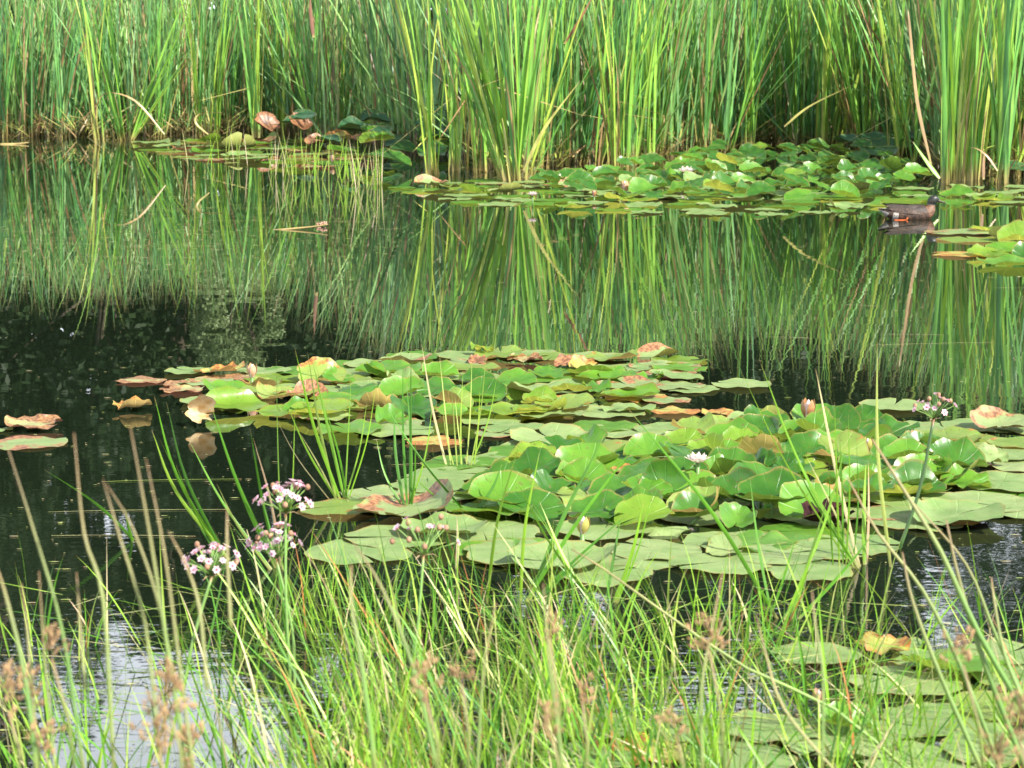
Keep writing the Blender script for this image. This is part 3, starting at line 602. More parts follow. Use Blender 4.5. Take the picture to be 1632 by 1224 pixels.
pad(481, 230, 50, 'raised', 'brown', '', tilt=D_(120), dirn=D_(-40), h=.30, label='dark red-brown leaf with pale veins standing upright under the cattails')
pad(425, 226, 48, 'raised', 'brown', '', tilt=D_(120), dirn=D_(-60), h=.26, label='small red-brown upright leaf nearer the tight bright clump')
pad(505, 238, 44, 'raised', 'brown', '', tilt=D_(40), dirn=D_(-90), h=.08, label='low red-brown curled leaf on the far pads')
pad(580, 240, 44, 'raised', 'brown', '', tilt=D_(50), dirn=D_(-80), h=.14, label='red-brown leaf leaning beside the small lily mound')
pad(540, 230, 60, 'raised', 'yellow', '', tilt=D_(35), dirn=D_(-80), h=.08, label='pale yellow-green folded leaf near the small lily mound')
# --- right edge patch (G)
Zg = 'in small patch near the duck'
pad(1530, 372, 110, 'flat', 'sage_edge', Zg); pad(1545, 383, 110, 'flat', 'olive', Zg); pad(1530, 407, 100, 'flat', 'yellow', Zg)
pad(1570, 371, 50, 'wavy', 'lime', Zg); pad(1620, 385, 90, 'wavy', 'sage', Zg); pad(1610, 405, 100, 'wavy', 'green', Zg)
pad(1625, 398, 80, 'raised', 'lime', Zg, tilt=D_(35), dirn=D_(-90), h=.07); pad(1615, 424, 110, 'wavy', 'green', Zg); pad(1575, 410, 70, 'wavy', 'lime', Zg); pad(1640, 415, 70, 'raised', 'deep', Zg, tilt=D_(35), dirn=D_(-90), h=.06)
# only the 298 largest stay single leaves; the small far rest is one mass
pads.sort(key=lambda p: -(p['w'] * p['w'] * (.2 + .8 * (p['py'] > 400)) + 1e6 * bool(p['label'])))
rest = pads[298:]; pads = pads[:298]
cb = MB(); mats_ = list(PM.values()); cb.m = []
for p in rest:
    o = p['o']; mtx = Matrix.LocRotScale(o.location, o.rotation_euler, None); me = o.data; b = len(cb.v); mi = mats_.index(me.materials[0])
    cb.v += [tuple(mtx @ v.co) for v in me.vertices]
    cb.t += [d.value for d in me.attributes['tint'].data]; cb.a += [d.value for d in me.attributes['along'].data]
    for f in me.polygons: cb.f.append(tuple(b + i for i in f.vertices)); cb.m.append(mi)
    for ch in list(o.children): bpy.data.objects.remove(ch)
    bpy.data.objects.remove(o)
if rest: tag(cb.build('distant_lily_leaves', mats_), 'small overlapping far lily leaves filling in the distant patches', None, kind='stuff')
# labels: colour, state, place, then rank among its likes
LK = {'flat': 'flat', 'wavy': 'wavy-rimmed', 'raised': 'raised tilted'}
def rowname(p, q):
    ys = sorted(z['py'] for z in q); n = len(ys)
    return 'far side' if p['py'] <= ys[n // 3] else ('middle' if p['py'] <= ys[2 * n // 3] else 'near side')
zones = {}
for p in pads: zones.setdefault(p['zone'], []).append(p)
keys = {}
for p in pads:
    if not p['label']:
        big = zones[p['zone']]
        row = rowname(p, big) if len(big) > 8 else ''
        keys.setdefault((p['zone'], p['look'], p['col'], row), []).append(p)
for (zn, lk, cl, row), q in keys.items():
    q.sort(key=lambda p: p['px'])
    for i, p in enumerate(q):
        base = '%s %s pad %s%s' % (LK[lk], PCOL[cl], zn, (', ' + row) if row else '')
        if len(q) > 1: base += ', %s from left' % (NAMES_N[i] if i < len(NAMES_N) else 'last')
        p['label'] = base
for p in pads: tag(p['o'], p['label'], 'lily pad', 'water lily pads ' + (p['zone'] or 'lying apart'))

# buds and open flowers
M_petal = plain('lily_petal', (.80, .74, .68), .5, (.78, .60, .55), 60, .3)
M_sepal = {'brown': plain('sepal_brown', (.30, .13, .06), .45, (.36, .2, .08), 40), 'green': plain('sepal_green', (.30, .30, .08), .45, (.40, .30, .08), 40), 'pink': plain('sepal_pink', (.55, .28, .2), .45, (.42, .3, .12), 40)}
def bud(px, py, hpx, sep, label, opened=.12, lean=0.):
    c = G(px, py); H = hpx / ppm(py); c.z += .05 if 400 < py < 1000 else .02; e = empty('lily_bud', c)
    rt = Matrix.Rotation(lean, 3, 'Y')
    q = MB(); n = 12
    prof = [(0, .03), (.18, .16), (.4, .24), (.62, .22), (.82, .12), (1, .01)]
    for (z, r_) in prof:
        for j in range(n):
            th = 2 * PI * j / n; rr = r_ * (1 + .08 * math.cos(6 * th))
            q.v.append(tuple(rt @ Vector((rr * math.cos(th), rr * math.sin(th), z)) * H * .95)); q.t.append(.5); q.a.append(z)
    for i in range(len(prof) - 1):
        for j in range(n):
            j2 = (j + 1) % n; q.f.append((i * n + j, i * n + j2, (i + 1) * n + j2, (i + 1) * n + j))
    q.build('petals', M_petal, e)
    for k in range(4):
        s = MB(); a0 = k * PI / 2 + .4; m_ = 6
        for i in range(7):
            t = i / 6; rr = .03 + (.255 + opened) * math.sin(min(1, t * 1.15) * PI * .62) ** 1.2 * (1 - .45 * t) + (opened * t * .6)
            wdt = .62 * math.sin(PI * min(1, t * .93 + .07)) ** .7 + .02
            for j in range(m_ + 1):
                th = a0 + (j / m_ - .5) * 2 * wdt
                s.v.append(tuple(rt @ Vector((rr * math.cos(th), rr * math.sin(th), t * 1.0 - .01)) * H)); s.t.append(.5); s.a.append(t)
        for i in range(6):
            for j in range(m_):
                b = i * (m_ + 1) + j; s.f.append((b, b + 1, b + m_ + 2, b + m_ + 1))
        s.build('sepal', M_sepal[sep], e)
    s = MB(); s.tube([Vector((0, 0, .01)), Vector((0, 0, -.10))], [.008, .007], .3); s.build('stalk', M_stem, e)
    tag(e, label, 'flower bud', 'water lily buds'); return e
bud(402, 622, 26, 'pink', 'pink and white lily bud standing at the island tip')
bud(1286, 690, 36, 'brown', 'large copper-brown lily bud behind the tall dark leaf', lean=.05)
bud(1456, 728, 22, 'pink', 'small pink lily bud among the raised leaves near the umbel stem')
bud(1382, 742, 24, 'green', 'small whitish lily bud beside the long pale stem')
bud(928, 880, 34, 'green', 'yellow-brown lily bud at the near edge of the carpet', lean=.06)
bud(1304, 1140, 30, 'pink', 'white-tipped lily bud in the nearest pad patch')
bud(996, 312, 22, 'pink', 'pale pink lily bud at the near corner of the far lily heap')
bud(530, 262, 14, 'pink', 'tiny pinkish bud on the far pads behind thin rushes')
bud(947, 318, 12, 'brown', 'tiny red-brown bud on the flat fringe of the far heap')
bud(1206, 700, 14, 'green', 'tiny cream bud poking between pads left of the copper-brown bud')
def lily_flower(px, py, wpx, label):
    c = G(px, py, .10); r = wpx / 2 / ppm(py); e = empty('water_lily_flower', c)
    for ring, (cnt, ln, up) in enumerate(((8, 1, .45), (7, .85, .9), (5, .6, 1.25))):
        for k in range(cnt):
            s = MB(); th = 2 * PI * (k + .5 * ring) / cnt; h = Vector((math.cos(th), math.sin(th), 0)); pts = []
            for i in range(6):
                t = i / 5; pts.append((h * math.cos(up * (.5 + .5 * t)) + Vector((0, 0, math.sin(up * (.5 + .5 * t))))) * ln * r * t)
            s.strip(pts, [r * .24 * math.sin(PI * min(1, .12 + .86 * i / 5)) for i in range(6)], Vector((-h.y, h.x, 0)), .5, .3)
            s.build('petal', M_petal, e)
    s = MB(); s.blob(Vector((0, 0, r * .2)), r * .2); s.build('stamens', plain('stamen_yellow', (.6, .4, .05)), e)
    s = MB(); s.tube([Vector((0, 0, 0)), Vector((0, 0, -.13))], [.008, .007], .3); s.build('stalk', M_stem, e)
    tag(e, label, 'flower', 'open water lilies')
lily_flower(1094, 276, 32, 'open white lily on top of the far glossy heap')
lily_flower(1112, 738, 46, 'open white lily among the raised leaves of the broad carpet')
lily_flower(849, 312, 20, 'small half-open white lily at the start of the far heap')
# upright dead leaf standing in the water
q = pad_mesh(.06, cup=.5, fold=1.1, ruffle=.008, ragged=.6); o = q.build('dead_leaf', plain('dead_cream', (.62, .50, .30), .6, (.45, .28, .10), 30, .2)); c = G(318, 676); o.location = c + Vector((0, 0, .045)); o.rotation_euler = (1.25, .1, .3)
tag(o, 'crumpled cream dead leaf standing upright and mirrored in dark water', 'dead leaf')
q = pad_mesh(.08, cup=.3, fold=.3, ruffle=.012, ragged=.5); o = q.build('dead_leaf', plain('dead_purple', (.04, .014, .012), .8, (.02, .01, .01), 30, spec=.1)); o.location = G(1318, 842) + Vector((0, 0, .022)); o.rotation_euler = (.12, 0, .3)
tag(o, 'dark purplish-brown crumpled leaf tucked under the near side of the carpet', 'dead leaf')
# floating broken reed
single([(390, 374), (440, 368), (500, 362), (523, 358)], G(450, 366).y, .022, .9, 'floating_reed_stem', 'pale broken reed stem floating in the open water', 'stem', tube=True, ez=True).location.z += .004
q = MB()
for i in range(26): q.blob(Vector((R.gauss(0, .025), R.gauss(0, .02), R.uniform(0, .035))), .011, (1, 1, .8), R.uniform(.8, 1), 5, 3)
o = q.build('seed_clump', plain('seed_brown', (.42, .26, .18), .7, (.25, .12, .08), 40)); o.location = G(513, 361); tag(o, 'knobbly pinkish-brown seed clump at the end of the floating stem', 'seed head')
single([(0, 231), (25, 230), (46, 227)], G(20, 230).y, .05, .9, 'floating_reed_stem', 'tan reed stem floating at the foot of the first cattails', 'stem', tube=True, ez=True)
# specks and threads on the surface
q = MB()
for i in range(4200):
    if R.random() < .55: x, y = R.uniform(0, 640), R.gauss(355, 45)
    else: x, y = R.uniform(0, 1632), R.uniform(300, 1224)
    if y < 250: continue
    c = G(x, y, .003); s_ = R.uniform(.0015, .005) * (1.5 if y < 450 else 1); a0 = R.uniform(0, 6.28)
    b = len(q.v); st = R.choice((1, 1, 2, 4))
    for k in range(4):
        th = a0 + k * PI / 2; v = Vector((math.cos(th) * s_ * st, math.sin(th) * s_, 0)); q.v.append(tuple(c + v)); q.t.append(R.uniform(.7, 1)); q.a.append(.5)
    q.f.append((b, b + 1, b + 2, b + 3))
for i in range(46):
    x, y = (R.uniform(-40, 560), R.gauss(345, 35)) if i < 34 else (R.uniform(0, 1632), R.uniform(440, 900))
    if y < 262: continue
    c = G(x, y, .003); L_ = R.uniform(.15, .8); a0 = R.gauss(0, .12)
    pts = [c + Vector((math.cos(a0) * L_ * t / 4, math.sin(a0) * L_ * t / 4 + .01 * math.sin(t), 0)) for t in range(5)]
    q.strip(pts, [.0022] * 5, Vector((0, 1, 0)), R.uniform(.75, .95))
tag(q.build('surface_debris', M_grass), 'pollen specks and drifting threads on the water', None, kind='stuff')

# ------------------------------------------------------------------ rushes standing in the water
TG = 'rush tufts standing in the water'
def rush(root, blades, label, tone=.4, group=TG, name='rush_tuft', mat=M_grass):
    """root (px,py); blades: list of (base dx px, tip px, tip py, mid bow px, width m, tint)"""
    c = G(*root); e = empty(name, c); Y = c.y
    for (dx, tx, ty, bow, w, tint) in blades:
        q = MB(); a = P(root[0] + dx, root[1] + 4, Y + R.uniform(-.02, .02)); b = P(tx, ty, Y + R.uniform(-.12, .12)); mid = (a + b) / 2 + Vector((bow / F * Y, 0, abs(bow) * .3 / F * Y))
        pts = [p - c for p in smooth_line([a, mid, b], 10)]; n = len(pts)
        q.strip(pts, [w * .5 * min(1, .7 + i / n) * max(.04, 1 - (i / (n - 1)) ** 2.5) for i in range(n)], Vector((1, R.uniform(-.6, .6), 0)), tint, .35, R.uniform(-.6, .6))
        q.build('blade', mat, e)
    return tag(e, label, 'rush', group)
def rb_(n, tx, ty, sx, sy, dx=(-6, 6), w=(.006, .010), bow=(-14, 14), tint=(.1, .7)):
    return [(R.uniform(*dx), R.gauss(tx, sx), R.gauss(ty, sy), R.uniform(*bow), R.uniform(*w), R.uniform(*tint)) for _ in range(n)]
rush((650, 815), [(-4, 628, 640, -6, .011, .15), (0, 642, 570, -3, .011, .1), (3, 655, 560, 0, .012, .2), (5, 648, 610, 4, .01, .15), (-2, 600, 700, -10, .008, .3), (4, 662, 700, 3, .008, .25), (0, 690, 640, 8, .007, .5)], 'dark green rush tuft rising from the carpet corner before the island')
rush((545, 800), [(0, 470, 556, -8, .012, .45), (-8, 490, 560, -5, .014, .72), (6, 498, 575, 0, .012, .4), (-4, 455, 640, -8, .008, .5), (10, 515, 640, 4, .008, .3), (-14, 440, 668, -10, .007, .9), (4, 560, 590, 0, .006, .5), (2, 585, 640, 6, .006, .6), (-6, 478, 690, 2, .007, .85), (8, 600, 610, 8, .006, .5)], 'rush tuft crossing before the big scorched upright leaf')
rush((735, 745), [(-22, 672, 548, -4, .010, .9), (-16, 700, 560, 0, .006, .8), (-6, 718, 600, 0, .006, .8), (0, 738, 590, -2, .006, .75), (8, 752, 575, 2, .006, .8), (14, 775, 560, 4, .006, .75), (20, 765, 620, 2, .006, .7), (2, 725, 630, 0, .006, .8), (12, 792, 600, 8, .006, .6), (-10, 705, 650, -3, .005, .8)], 'thin pale upright rush stems before the middle island')
rush((748, 820), [(0, 640, 690, -6, .012, .12), (-2, 610, 640, -8, .008, .2), (4, 800, 740, 8, .012, .2), (-12, 660, 760, -6, .008, .4)], 'dark leaning rush blades meeting at the carpet edge')
rush((440, 905), [(4, 336, 645, -10, .012, .25), (0, 352, 690, -8, .008, .3), (-6, 300, 700, -12, .008, .35), (4, 398, 680, -4, .011, .2), (8, 404, 700, 6, .010, .97), (14, 470, 640, 4, .006, .6), (10, 440, 560, -2, .006, .5), (-10, 345, 770, -10, .008, .8)], 'green rush tuft behind the middle umbel with one brown blade')
rush((362, 890), [(0, 265, 640, -18, .012, .15), (4, 242, 686, -24, .012, .65), (-2, 246, 632, -22, .010, .3), (-6, 280, 740, -8, .008, .4), (-10, 300, 800, -4, .007, .2), (3, 255, 700, -10, .006, .4)], 'rush tuft arching over the dark open water')
rush((218, 862), [(0, 70, 748, 10, .014, .2), (-6, 200, 810, -2, .010, .25)], 'single long green blade slanting over the dark open water')
rush((1368, 905), [(0, 1212, 578, -16, .010, .5), (4, 1300, 588, -4, .012, .9), (-8, 1180, 590, -14, .006, .6), (-4, 1232, 640, -8, .007, .4), (0, 1245, 690, -10, .007, .3), (-30, 1330, 640, 0, .007, .5), (-24, 1338, 690, 2, .007, .3), (-20, 1352, 660, 4, .006, .4), (-40, 1322, 740, -2, .006, .4), (2, 1285, 727, 3, .007, .85), (-10, 1365, 700, 6, .006, .3)], 'tall rush tuft with one bleached blade before the far carpet')
rush((1420, 905), [(0, 1398, 545, -10, .012, .8)], 'lone pale rush stem taller than its neighbours', name='lone_rush')
rush((1378, 900), [(0, 1380, 740, -2, .014, .5), (4, 1384, 735, 2, .009, .97)], 'stout blade with brown tip beside the lone pale stem', name='lone_rush')
rush((1240, 985), [(0, 1000, 650, 14, .012, .3), (-8, 1195, 760, -4, .009, .25), (20, 1320, 790, 0, .012, .6), (30, 1400, 840, 6, .012, .3), (-14, 1270, 850, 2, .008, .3), (10, 1350, 700, 12, .009, .5)], 'wide rush tuft fanning up from the ripples')
rush((985, 960), [(-6, 1026, 800, 6, .014, .5), (-2, 1040, 780, 8, .008, .4), (-20, 990, 820, 0, .009, .15)], 'short green rush tuft at the near edge of the carpet')
rush((835, 960), [(0, 1020, 700, -6, .012, .3), (6, 965, 690, -6, .014, .2), (-6, 860, 720, -8, .010, .6), (-60, 830, 700, -10, .011, .6), (10, 1000, 820, -4, .01, .1), (14, 950, 870, -2, .012, .15)], 'rush blades slanting across the bud at the carpet edge')
rush((985, 1010), [(0, 860, 800, -16, .011, .7), (6, 820, 760, -20, .009, .4), (-10, 905, 890, -8, .008, .3)], 'arched rush tuft with a glinting blade')
rush((728, 905), [(0, 728, 822, 2, .012, .92), (-1, 712, 820, -6, .008, .1)], 'bent white dead blade hooked over beside the carpet', name='lone_rush')
# far emergent rushes
for gx, gy, n, sx, lab in ((430, 275, 14, 34, 'far thin rush tuft where the far pads begin'), (500, 284, 22, 30, 'far thin rush tuft before the brown upright leaves'), (555, 292, 22, 28, 'far thin rush tuft before the small lily mound'), (585, 300, 12, 14, 'far thin rush tuft nearest the open gap'), (330, 262, 7, 30, 'sparse far rush tuft by the folded straw leaf')):
    c = G(gx, gy); e = empty('rush_tuft', c)
    for i in range(n):
        x = gx + R.gauss(0, sx); y = gy + R.uniform(-10, 10); a = G(x, y) ; H = R.uniform(.28, .62) ; q = MB()
        kk = (R.uniform(.5, .8), R.uniform(1.8, 2.5)) if R.random() < .25 else None
        add_blade(q, a - c, R.choice((0, PI)), abs(R.gauss(0, .14)), H, R.uniform(.006, .012), R.uniform(.5, .95), 7, R.uniform(0, .25), .2, kk, 0., 0.)
        q.build('blade', M_grass, e)
    tag(e, lab, 'rush', 'far thin rushes in the open water')

# ------------------------------------------------------------------ flowering rush
M_fl = plain('umbel_petal', (.86, .68, .72), .5, (.78, .44, .54), 110, .4)
M_flc = plain('umbel_core', (.62, .28, .36), .6, (.35, .08, .12), 50)
M_flw = plain('umbel_seed', (.42, .24, .14), .7, (.25, .13, .08), 50)
def umbel(head, foot, Y, n, rad, label, wilt=.25, lean=(0, 0), thick=.008, dark=False):
    hub = P(head[0], head[1], Y); base = P(foot[0], foot[1], Y - .05); c = Vector((base.x, base.y, base.z)); e = empty('flowering_rush', c)
    q = MB(); mid = (hub + base) / 2 + Vector((R.uniform(-.02, .02), 0, 0)); pts = [p - c for p in smooth_line([base, mid, hub], 10)]
    q.tube(pts, [thick * .5 * (1 - .25 * i / len(pts)) for i in range(len(pts))], 0.0 if dark else .8, 7); q.build('stem', M_stem, e)
    br = MB()
    for k in range(3):
        th = k * 2.1; d = Vector((math.cos(th), math.sin(th), .2)) * .02; br.strip([hub - c, hub - c + d, hub - c + d * 1.7 + Vector((0, 0, -.01))], [.004, .003, .0005], Vector((0, 0, 1)).cross(d).normalized(), .97)
    br.build('bracts', M_grass, e)
    for i in range(n):
        th = 2.399 * i; el = R.uniform(.35, 1.35); L_ = rad * R.uniform(.75, 1.1)
        d = Vector((math.cos(th) * math.cos(el) + lean[0], math.sin(th) * math.cos(el) + lean[1], math.sin(el))).normalized(); tip = hub - c + d * L_
        s = MB(); s.tube([hub - c, hub - c + d * L_ * .5 + Vector((0, 0, .004)), tip], [.0013, .0012, .0012], .9, 4); ped = s.build('flower_stalk', M_stem, e)
        if i < n * wilt:
            s = MB(); s.blob(tip, .0065, (1, 1, 1.2), .5, 7, 5); s.build('seed_pod', M_flw, ped); continue
        s = MB(); rt = d.to_track_quat('Z', 'Y').to_matrix(); op = R.uniform(.25, .75); fr = R.uniform(.009, .0125)
        for k in range(6):
            a0 = k * PI / 3; hv = Vector((math.cos(a0), math.sin(a0), 0)); pp = []
            for t in (0, .35, .7, 1): pp.append(tip + rt @ ((hv * math.cos(op * (1 - .4 * t)) + Vector((0, 0, math.sin(op * (1 - .4 * t))))) * fr * t))
            s.strip(pp, [.001, fr * .24, fr * .30, fr * .06], rt @ Vector((-hv.y, hv.x, 0)), .5, .25)
        fl = s.build('flower', M_fl, ped)
        s = MB(); s.blob(tip + d * .003, .0032, (1, 1, 1), .5, 6, 4); s.build('flower_centre', M_flc, fl)
    return tag(e, label, 'flower', 'flowering rush umbels')
umbel((455, 818), (463, 1090), 5.3, 34, .075, 'pink flowering rush umbel, topmost of the three near the dark water', .12)
umbel((440, 890), (470, 1120), 5.4, 34, .08, 'pink flowering rush umbel, middle of the three, loose with red stalks', .2, (-.2, 0))
umbel((338, 918), (290, 1110), 5.2, 34, .075, 'pink flowering rush umbel, lowest of the three on a pale yellow-green stem', .1, (-.15, 0), .009)
umbel((675, 885), (655, 1090), 5.2, 15, .09, 'sparse flowering rush umbel with brown seed pods before the pads', .5)
umbel((1488, 668), (1432, 880), G(1432, 872).y, 17, .075, 'flowering rush umbel on a dark slanting stem over the broad carpet', .3, (0, 0), .012, True)

# ------------------------------------------------------------------ near grass and blurred stalks
gr = MB()
def gblade(px, py, H, lean, w, t, Y=None, bow=None):
    c = G(px, py) if Y is None else Vector(((px - CX) / F * Y, Y, 0))
    c.z = -.03
    az = 0 if lean > 0 else PI
    add_blade(gr, c, az + R.uniform(-.7, .7), abs(lean), H, w, t, 7, bow if bow is not None else R.uniform(-.1, .55), .3 if R.random() < .6 else 0, (R.uniform(.6, .85), R.uniform(1.7, 2.4)) if R.random() < .05 else None, R.uniform(-.5, .5))
def gt():
    r = R.random()
    return R.uniform(.05, .35) if r < .30 else (R.uniform(.35, .8) if r < .84 else (R.uniform(.82, .97) if r < .96 else 1.0))
def dens(px):   # how thick the grass stands across the picture
    for a, b, v in ((-200, 60, .3), (60, 330, .13), (330, 480, .5), (480, 600, .95), (600, 980, 1.0), (980, 1100, .7), (1100, 1330, .6), (1330, 1900, .4)):
        if a <= px < b: return v
    return .3
n = 0
while n < 2000:
    px = R.uniform(-150, 1800)
    if R.random() > dens(px): continue
    Y = R.uniform(3.6, 5.2) if R.random() < .8 else R.uniform(5.2, 5.9)
    m_ = R.gauss(-.22, .34) if px < 1100 else R.gauss(.0, .42)
    if noise.noise(Vector((px * .006, Y * 1.5, 3))) < R.uniform(-.45, .15): continue
    top = .56 if Y < 4.4 else .42
    gblade(px, 0, R.uniform(.2, top) * (1 if 340 < px < 1000 else .85), m_, R.uniform(.0038, .0086), gt(), Y); n += 1
for (x, y, k, s_) in ((560, 1010, 26, 40), (480, 1000, 20, 30), (690, 1000, 22, 40), (860, 1040, 24, 50), (1180, 1020, 18, 40), (380, 1060, 14, 40), (1240, 985, 12, 30), (130, 1030, 8, 20), (1330, 1080, 10, 50)):
    for i in range(k): gblade(R.gauss(x, s_), R.gauss(y, 14), R.uniform(.12, .34), R.gauss(-.1, .35), R.uniform(.004, .007), gt())
# fallen blades lying low over the water
for i in range(240):
    px = R.uniform(100, 1500); c = G(px, R.uniform(960, 1200)); c.z = R.uniform(.0, .05)
    add_blade(gr, c, R.choice((0, PI)) + R.uniform(-.4, .4), R.uniform(1.2, 1.6), R.uniform(.12, .35), R.uniform(.003, .006), R.uniform(.2, .9), 6, R.uniform(-.1, .2), 0)
tag(gr.build('grass', M_grass), 'tangled bright green and straw bank grass at the near edge', None, kind='stuff')
stalks = [ # photo polyline bottom->top, distance, width, tint, label
 ([(135, 1240), (100, 1010), (55, 850), (8, 700)], 2.75, .0065, .2, 'tall blurred stalk nearest the picture edge, green with a long brown tip'),
 ([(182, 1240), (165, 960), (134, 850), (118, 690)], 2.6, .0065, .75, 'blurred brown-tipped stalk before the dark open water, second from the edge'),
 ([(258, 1240), (232, 1000), (192, 860), (164, 764)], 2.6, .0055, .8, 'blurred tan stalk, shorter of the crossed pair'),
 ([(300, 1240), (262, 1000), (215, 850), (170, 772)], 2.7, .0055, .8, 'blurred tan stalk, taller bending one of the crossed pair'),
 ([(300, 1240), (268, 1040), (240, 860), (208, 682)], 2.6, .007, .45, 'thick blurred stalk before open water with a soft brown tip'),
 ([(310, 1240), (285, 1050), (262, 880), (233, 732)], 2.55, .0055, .85, 'slender blurred tan stalk beside the thick one'),
 ([(330, 1100), (318, 970), (296, 900), (268, 846)], 2.7, .006, .9, 'short blurred brown stalk under the lowest umbel'),
 ([(368, 1000), (362, 880), (362, 808)], 2.8, .006, .95, 'very short blurred brown stub beside the umbels'),
 ([(60, 1240), (40, 1080), (12, 960), (-6, 900)], 2.6, .008, .2, 'thick blurred green stalk at the lower corner'),
 ([(62, 1240), (50, 1080), (42, 990), (34, 930)], 2.7, .005, .85, 'faint blurred brown stalk in the lower corner'),
 ([(90, 1240), (72, 1060), (62, 910)], 2.8, .005, .7, 'thin blurred stalk behind the corner seed heads'),
 ([(136, 1100), (128, 1000), (122, 912)], 2.7, .005, .9, 'short blurred tan stalk among the corner seed heads'),
 ([(1660, 1180), (1560, 1010), (1500, 880), (1440, 780), (1390, 700)], 3.0, .0075, .3, 'long blurred blade slanting down to the far corner, green turning orange'),
 ([(1640, 1240), (1570, 1060), (1530, 930), (1508, 828)], 3.0, .007, .35, 'blurred green blade with pink tip over the dark ripples'),
 ([(1600, 1240), (1530, 1060), (1470, 940), (1400, 850), (1350, 760)], 3.1, .006, .6, 'blurred olive blade crossing the corner pads'),
 ([(1655, 1160), (1590, 1020), (1540, 900), (1455, 800)], 3.2, .005, .5, 'slim blurred blade crossing high over the ripples'),
 ([(1570, 1240), (1500, 1080), (1455, 960), (1438, 880)], 2.9, .006, .75, 'blurred orange-tipped blade above the nearest pads'),
 ([(1632, 1120), (1600, 1040), (1585, 960), (1580, 920)], 3.0, .005, .85, 'short orange-brown blade by the corner'),
 ([(1340, 1240), (1250, 1130), (1220, 1040), (1205, 980)], 3.2, .006, 1.0, 'greyish-white bleached stalk slanting in the near grass'),
 ([(1460, 1240), (1330, 1130), (1190, 1065), (1050, 970), (960, 905), (910, 875)], 3.6, .0055, .7, 'long low blade crossing the near grass diagonally'),
 ([(1120, 1240), (1118, 1100), (1135, 1000), (1152, 910)], 2.9, .006, .7, 'blurred upright stalk before the ripples'),
 ([(900, 1240), (876, 1060), (866, 930)], 2.7, .006, .65, 'upright blurred stalk carrying a seed head mid grass'),
 ([(600, 1240), (576, 1060), (560, 960), (560, 900)], 2.7, .008, .3, 'soft blurred green stalk in mid grass'),
 ([(700, 1240), (660, 1070), (610, 940), (560, 860)], 2.8, .0075, .3, 'soft blurred leaning blade in mid grass'),
 ([(760, 1240), (770, 1080), (790, 960)], 2.8, .0055, .6, 'soft blurred upright stalk near the grass centre'),
 ([(1310, 1240), (1312, 1080), (1300, 1000), (1294, 940)], 2.9, .005, .55, 'thin blurred stalk before the nearest pads'),
]
for pts, Y, w, t, lab in stalks:
    if pts[0][0] > 1440: Y += .9; w *= 1.45; t *= .5
    else: w *= .78; t *= .8
    single(pts, Y, w, t, 'rush_stalk', lab, 'stalk', M_stalk, 'out-of-focus stalks on the near bank', tube=True)
M_seed = plain('rush_seed', (.26, .15, .07), .8, (.42, .28, .14), 120)
def seedhead(px, py, foot, Y, h, lab, n=34, wide=.5):
    hub = P(px, py, Y); base = P(foot[0], foot[1], Y); e = empty('seeding_rush', base)
    q = MB(); q.tube([Vector((0, 0, 0)), (hub - base) * .5 + Vector((.006, 0, 0)), hub - base], [.0024, .002, .0015], .55, 6); q.build('stem', M_stalk, e)
    q = MB(); s_ = h / F * Y
    for i in range(int(n * .5)):
        t = R.random(); ax = Vector((R.gauss(0, wide * .5), R.gauss(0, wide * .5), t)) * s_; p = hub - base + ax
        q.tube([hub - base + Vector((0, 0, s_ * t * .6)), p], [.0006, .0005], .5, 3)
        rt = (ax + Vector((0, 0, .2 * s_))).to_track_quat('Z', 'Y').to_matrix()
        for k in range(3): q.blob(p + Vector((R.gauss(0, .003), R.gauss(0, .003), R.gauss(0, .004))), .0026, (.7, .7, 1.7), .5, 5, 3, rt)
    q.build('seed_cluster', M_seed, e)
    tag(e, lab, 'seed head', 'seeding rushes on the near bank')
for a in [(82, 1050, (120, 1240), 2.7, 60, 'pale fluffy seed head under the crossed tan stalks', 24), (15, 1140, (30, 1260), 2.6, 90, 'brown seed head at the lower picture corner', 34), (50, 1130, (60, 1250), 2.7, 70, 'brown seed head second from the corner', 28), (70, 1200, (80, 1260), 2.6, 60, 'low brown seed head beneath its two neighbours', 24),
          (268, 1130, (290, 1260), 2.5, 90, 'large brown seed head under the lowest umbel', 44), (252, 1200, (262, 1280), 2.5, 70, 'brown seed head low beneath the large one', 34), (300, 1215, (310, 1290), 2.6, 60, 'brown seed head right below the large one', 30), (678, 1110, (700, 1260), 2.6, 60, 'faint brown seed head in mid grass', 22),
          (735, 1085, (745, 1260), 2.8, 40, 'small brown seed head near the grass centre', 16), (876, 1015, (890, 1240), 2.8, 50, 'brown seed head on the tallest mid-grass stalk', 18), (880, 1180, (885, 1260), 2.6, 60, 'low brown seed head under the tallest mid-grass stalk', 24), (928, 1120, (930, 1260), 2.9, 50, 'slim brown seed head right of the grass centre', 18),
          (1130, 1035, (1155, 1250), 2.9, 56, 'golden-brown seed head before the ripples', 34), (1078, 1175, (1085, 1260), 2.8, 50, 'small brown seed head beside the near pads', 18), (1535, 1060, (1570, 1250), 3.0, 60, 'greenish seed head over the corner pads', 30), (1625, 1180, (1632, 1280), 2.6, 90, 'big brown seed head in the lower pad corner', 40), (1590, 1220, (1600, 1290), 2.6, 60, 'brown seed head at the bottom edge by the corner', 30)]:
    seedhead(a[0], a[1], a[2], a[3], a[4], a[5], a[6])

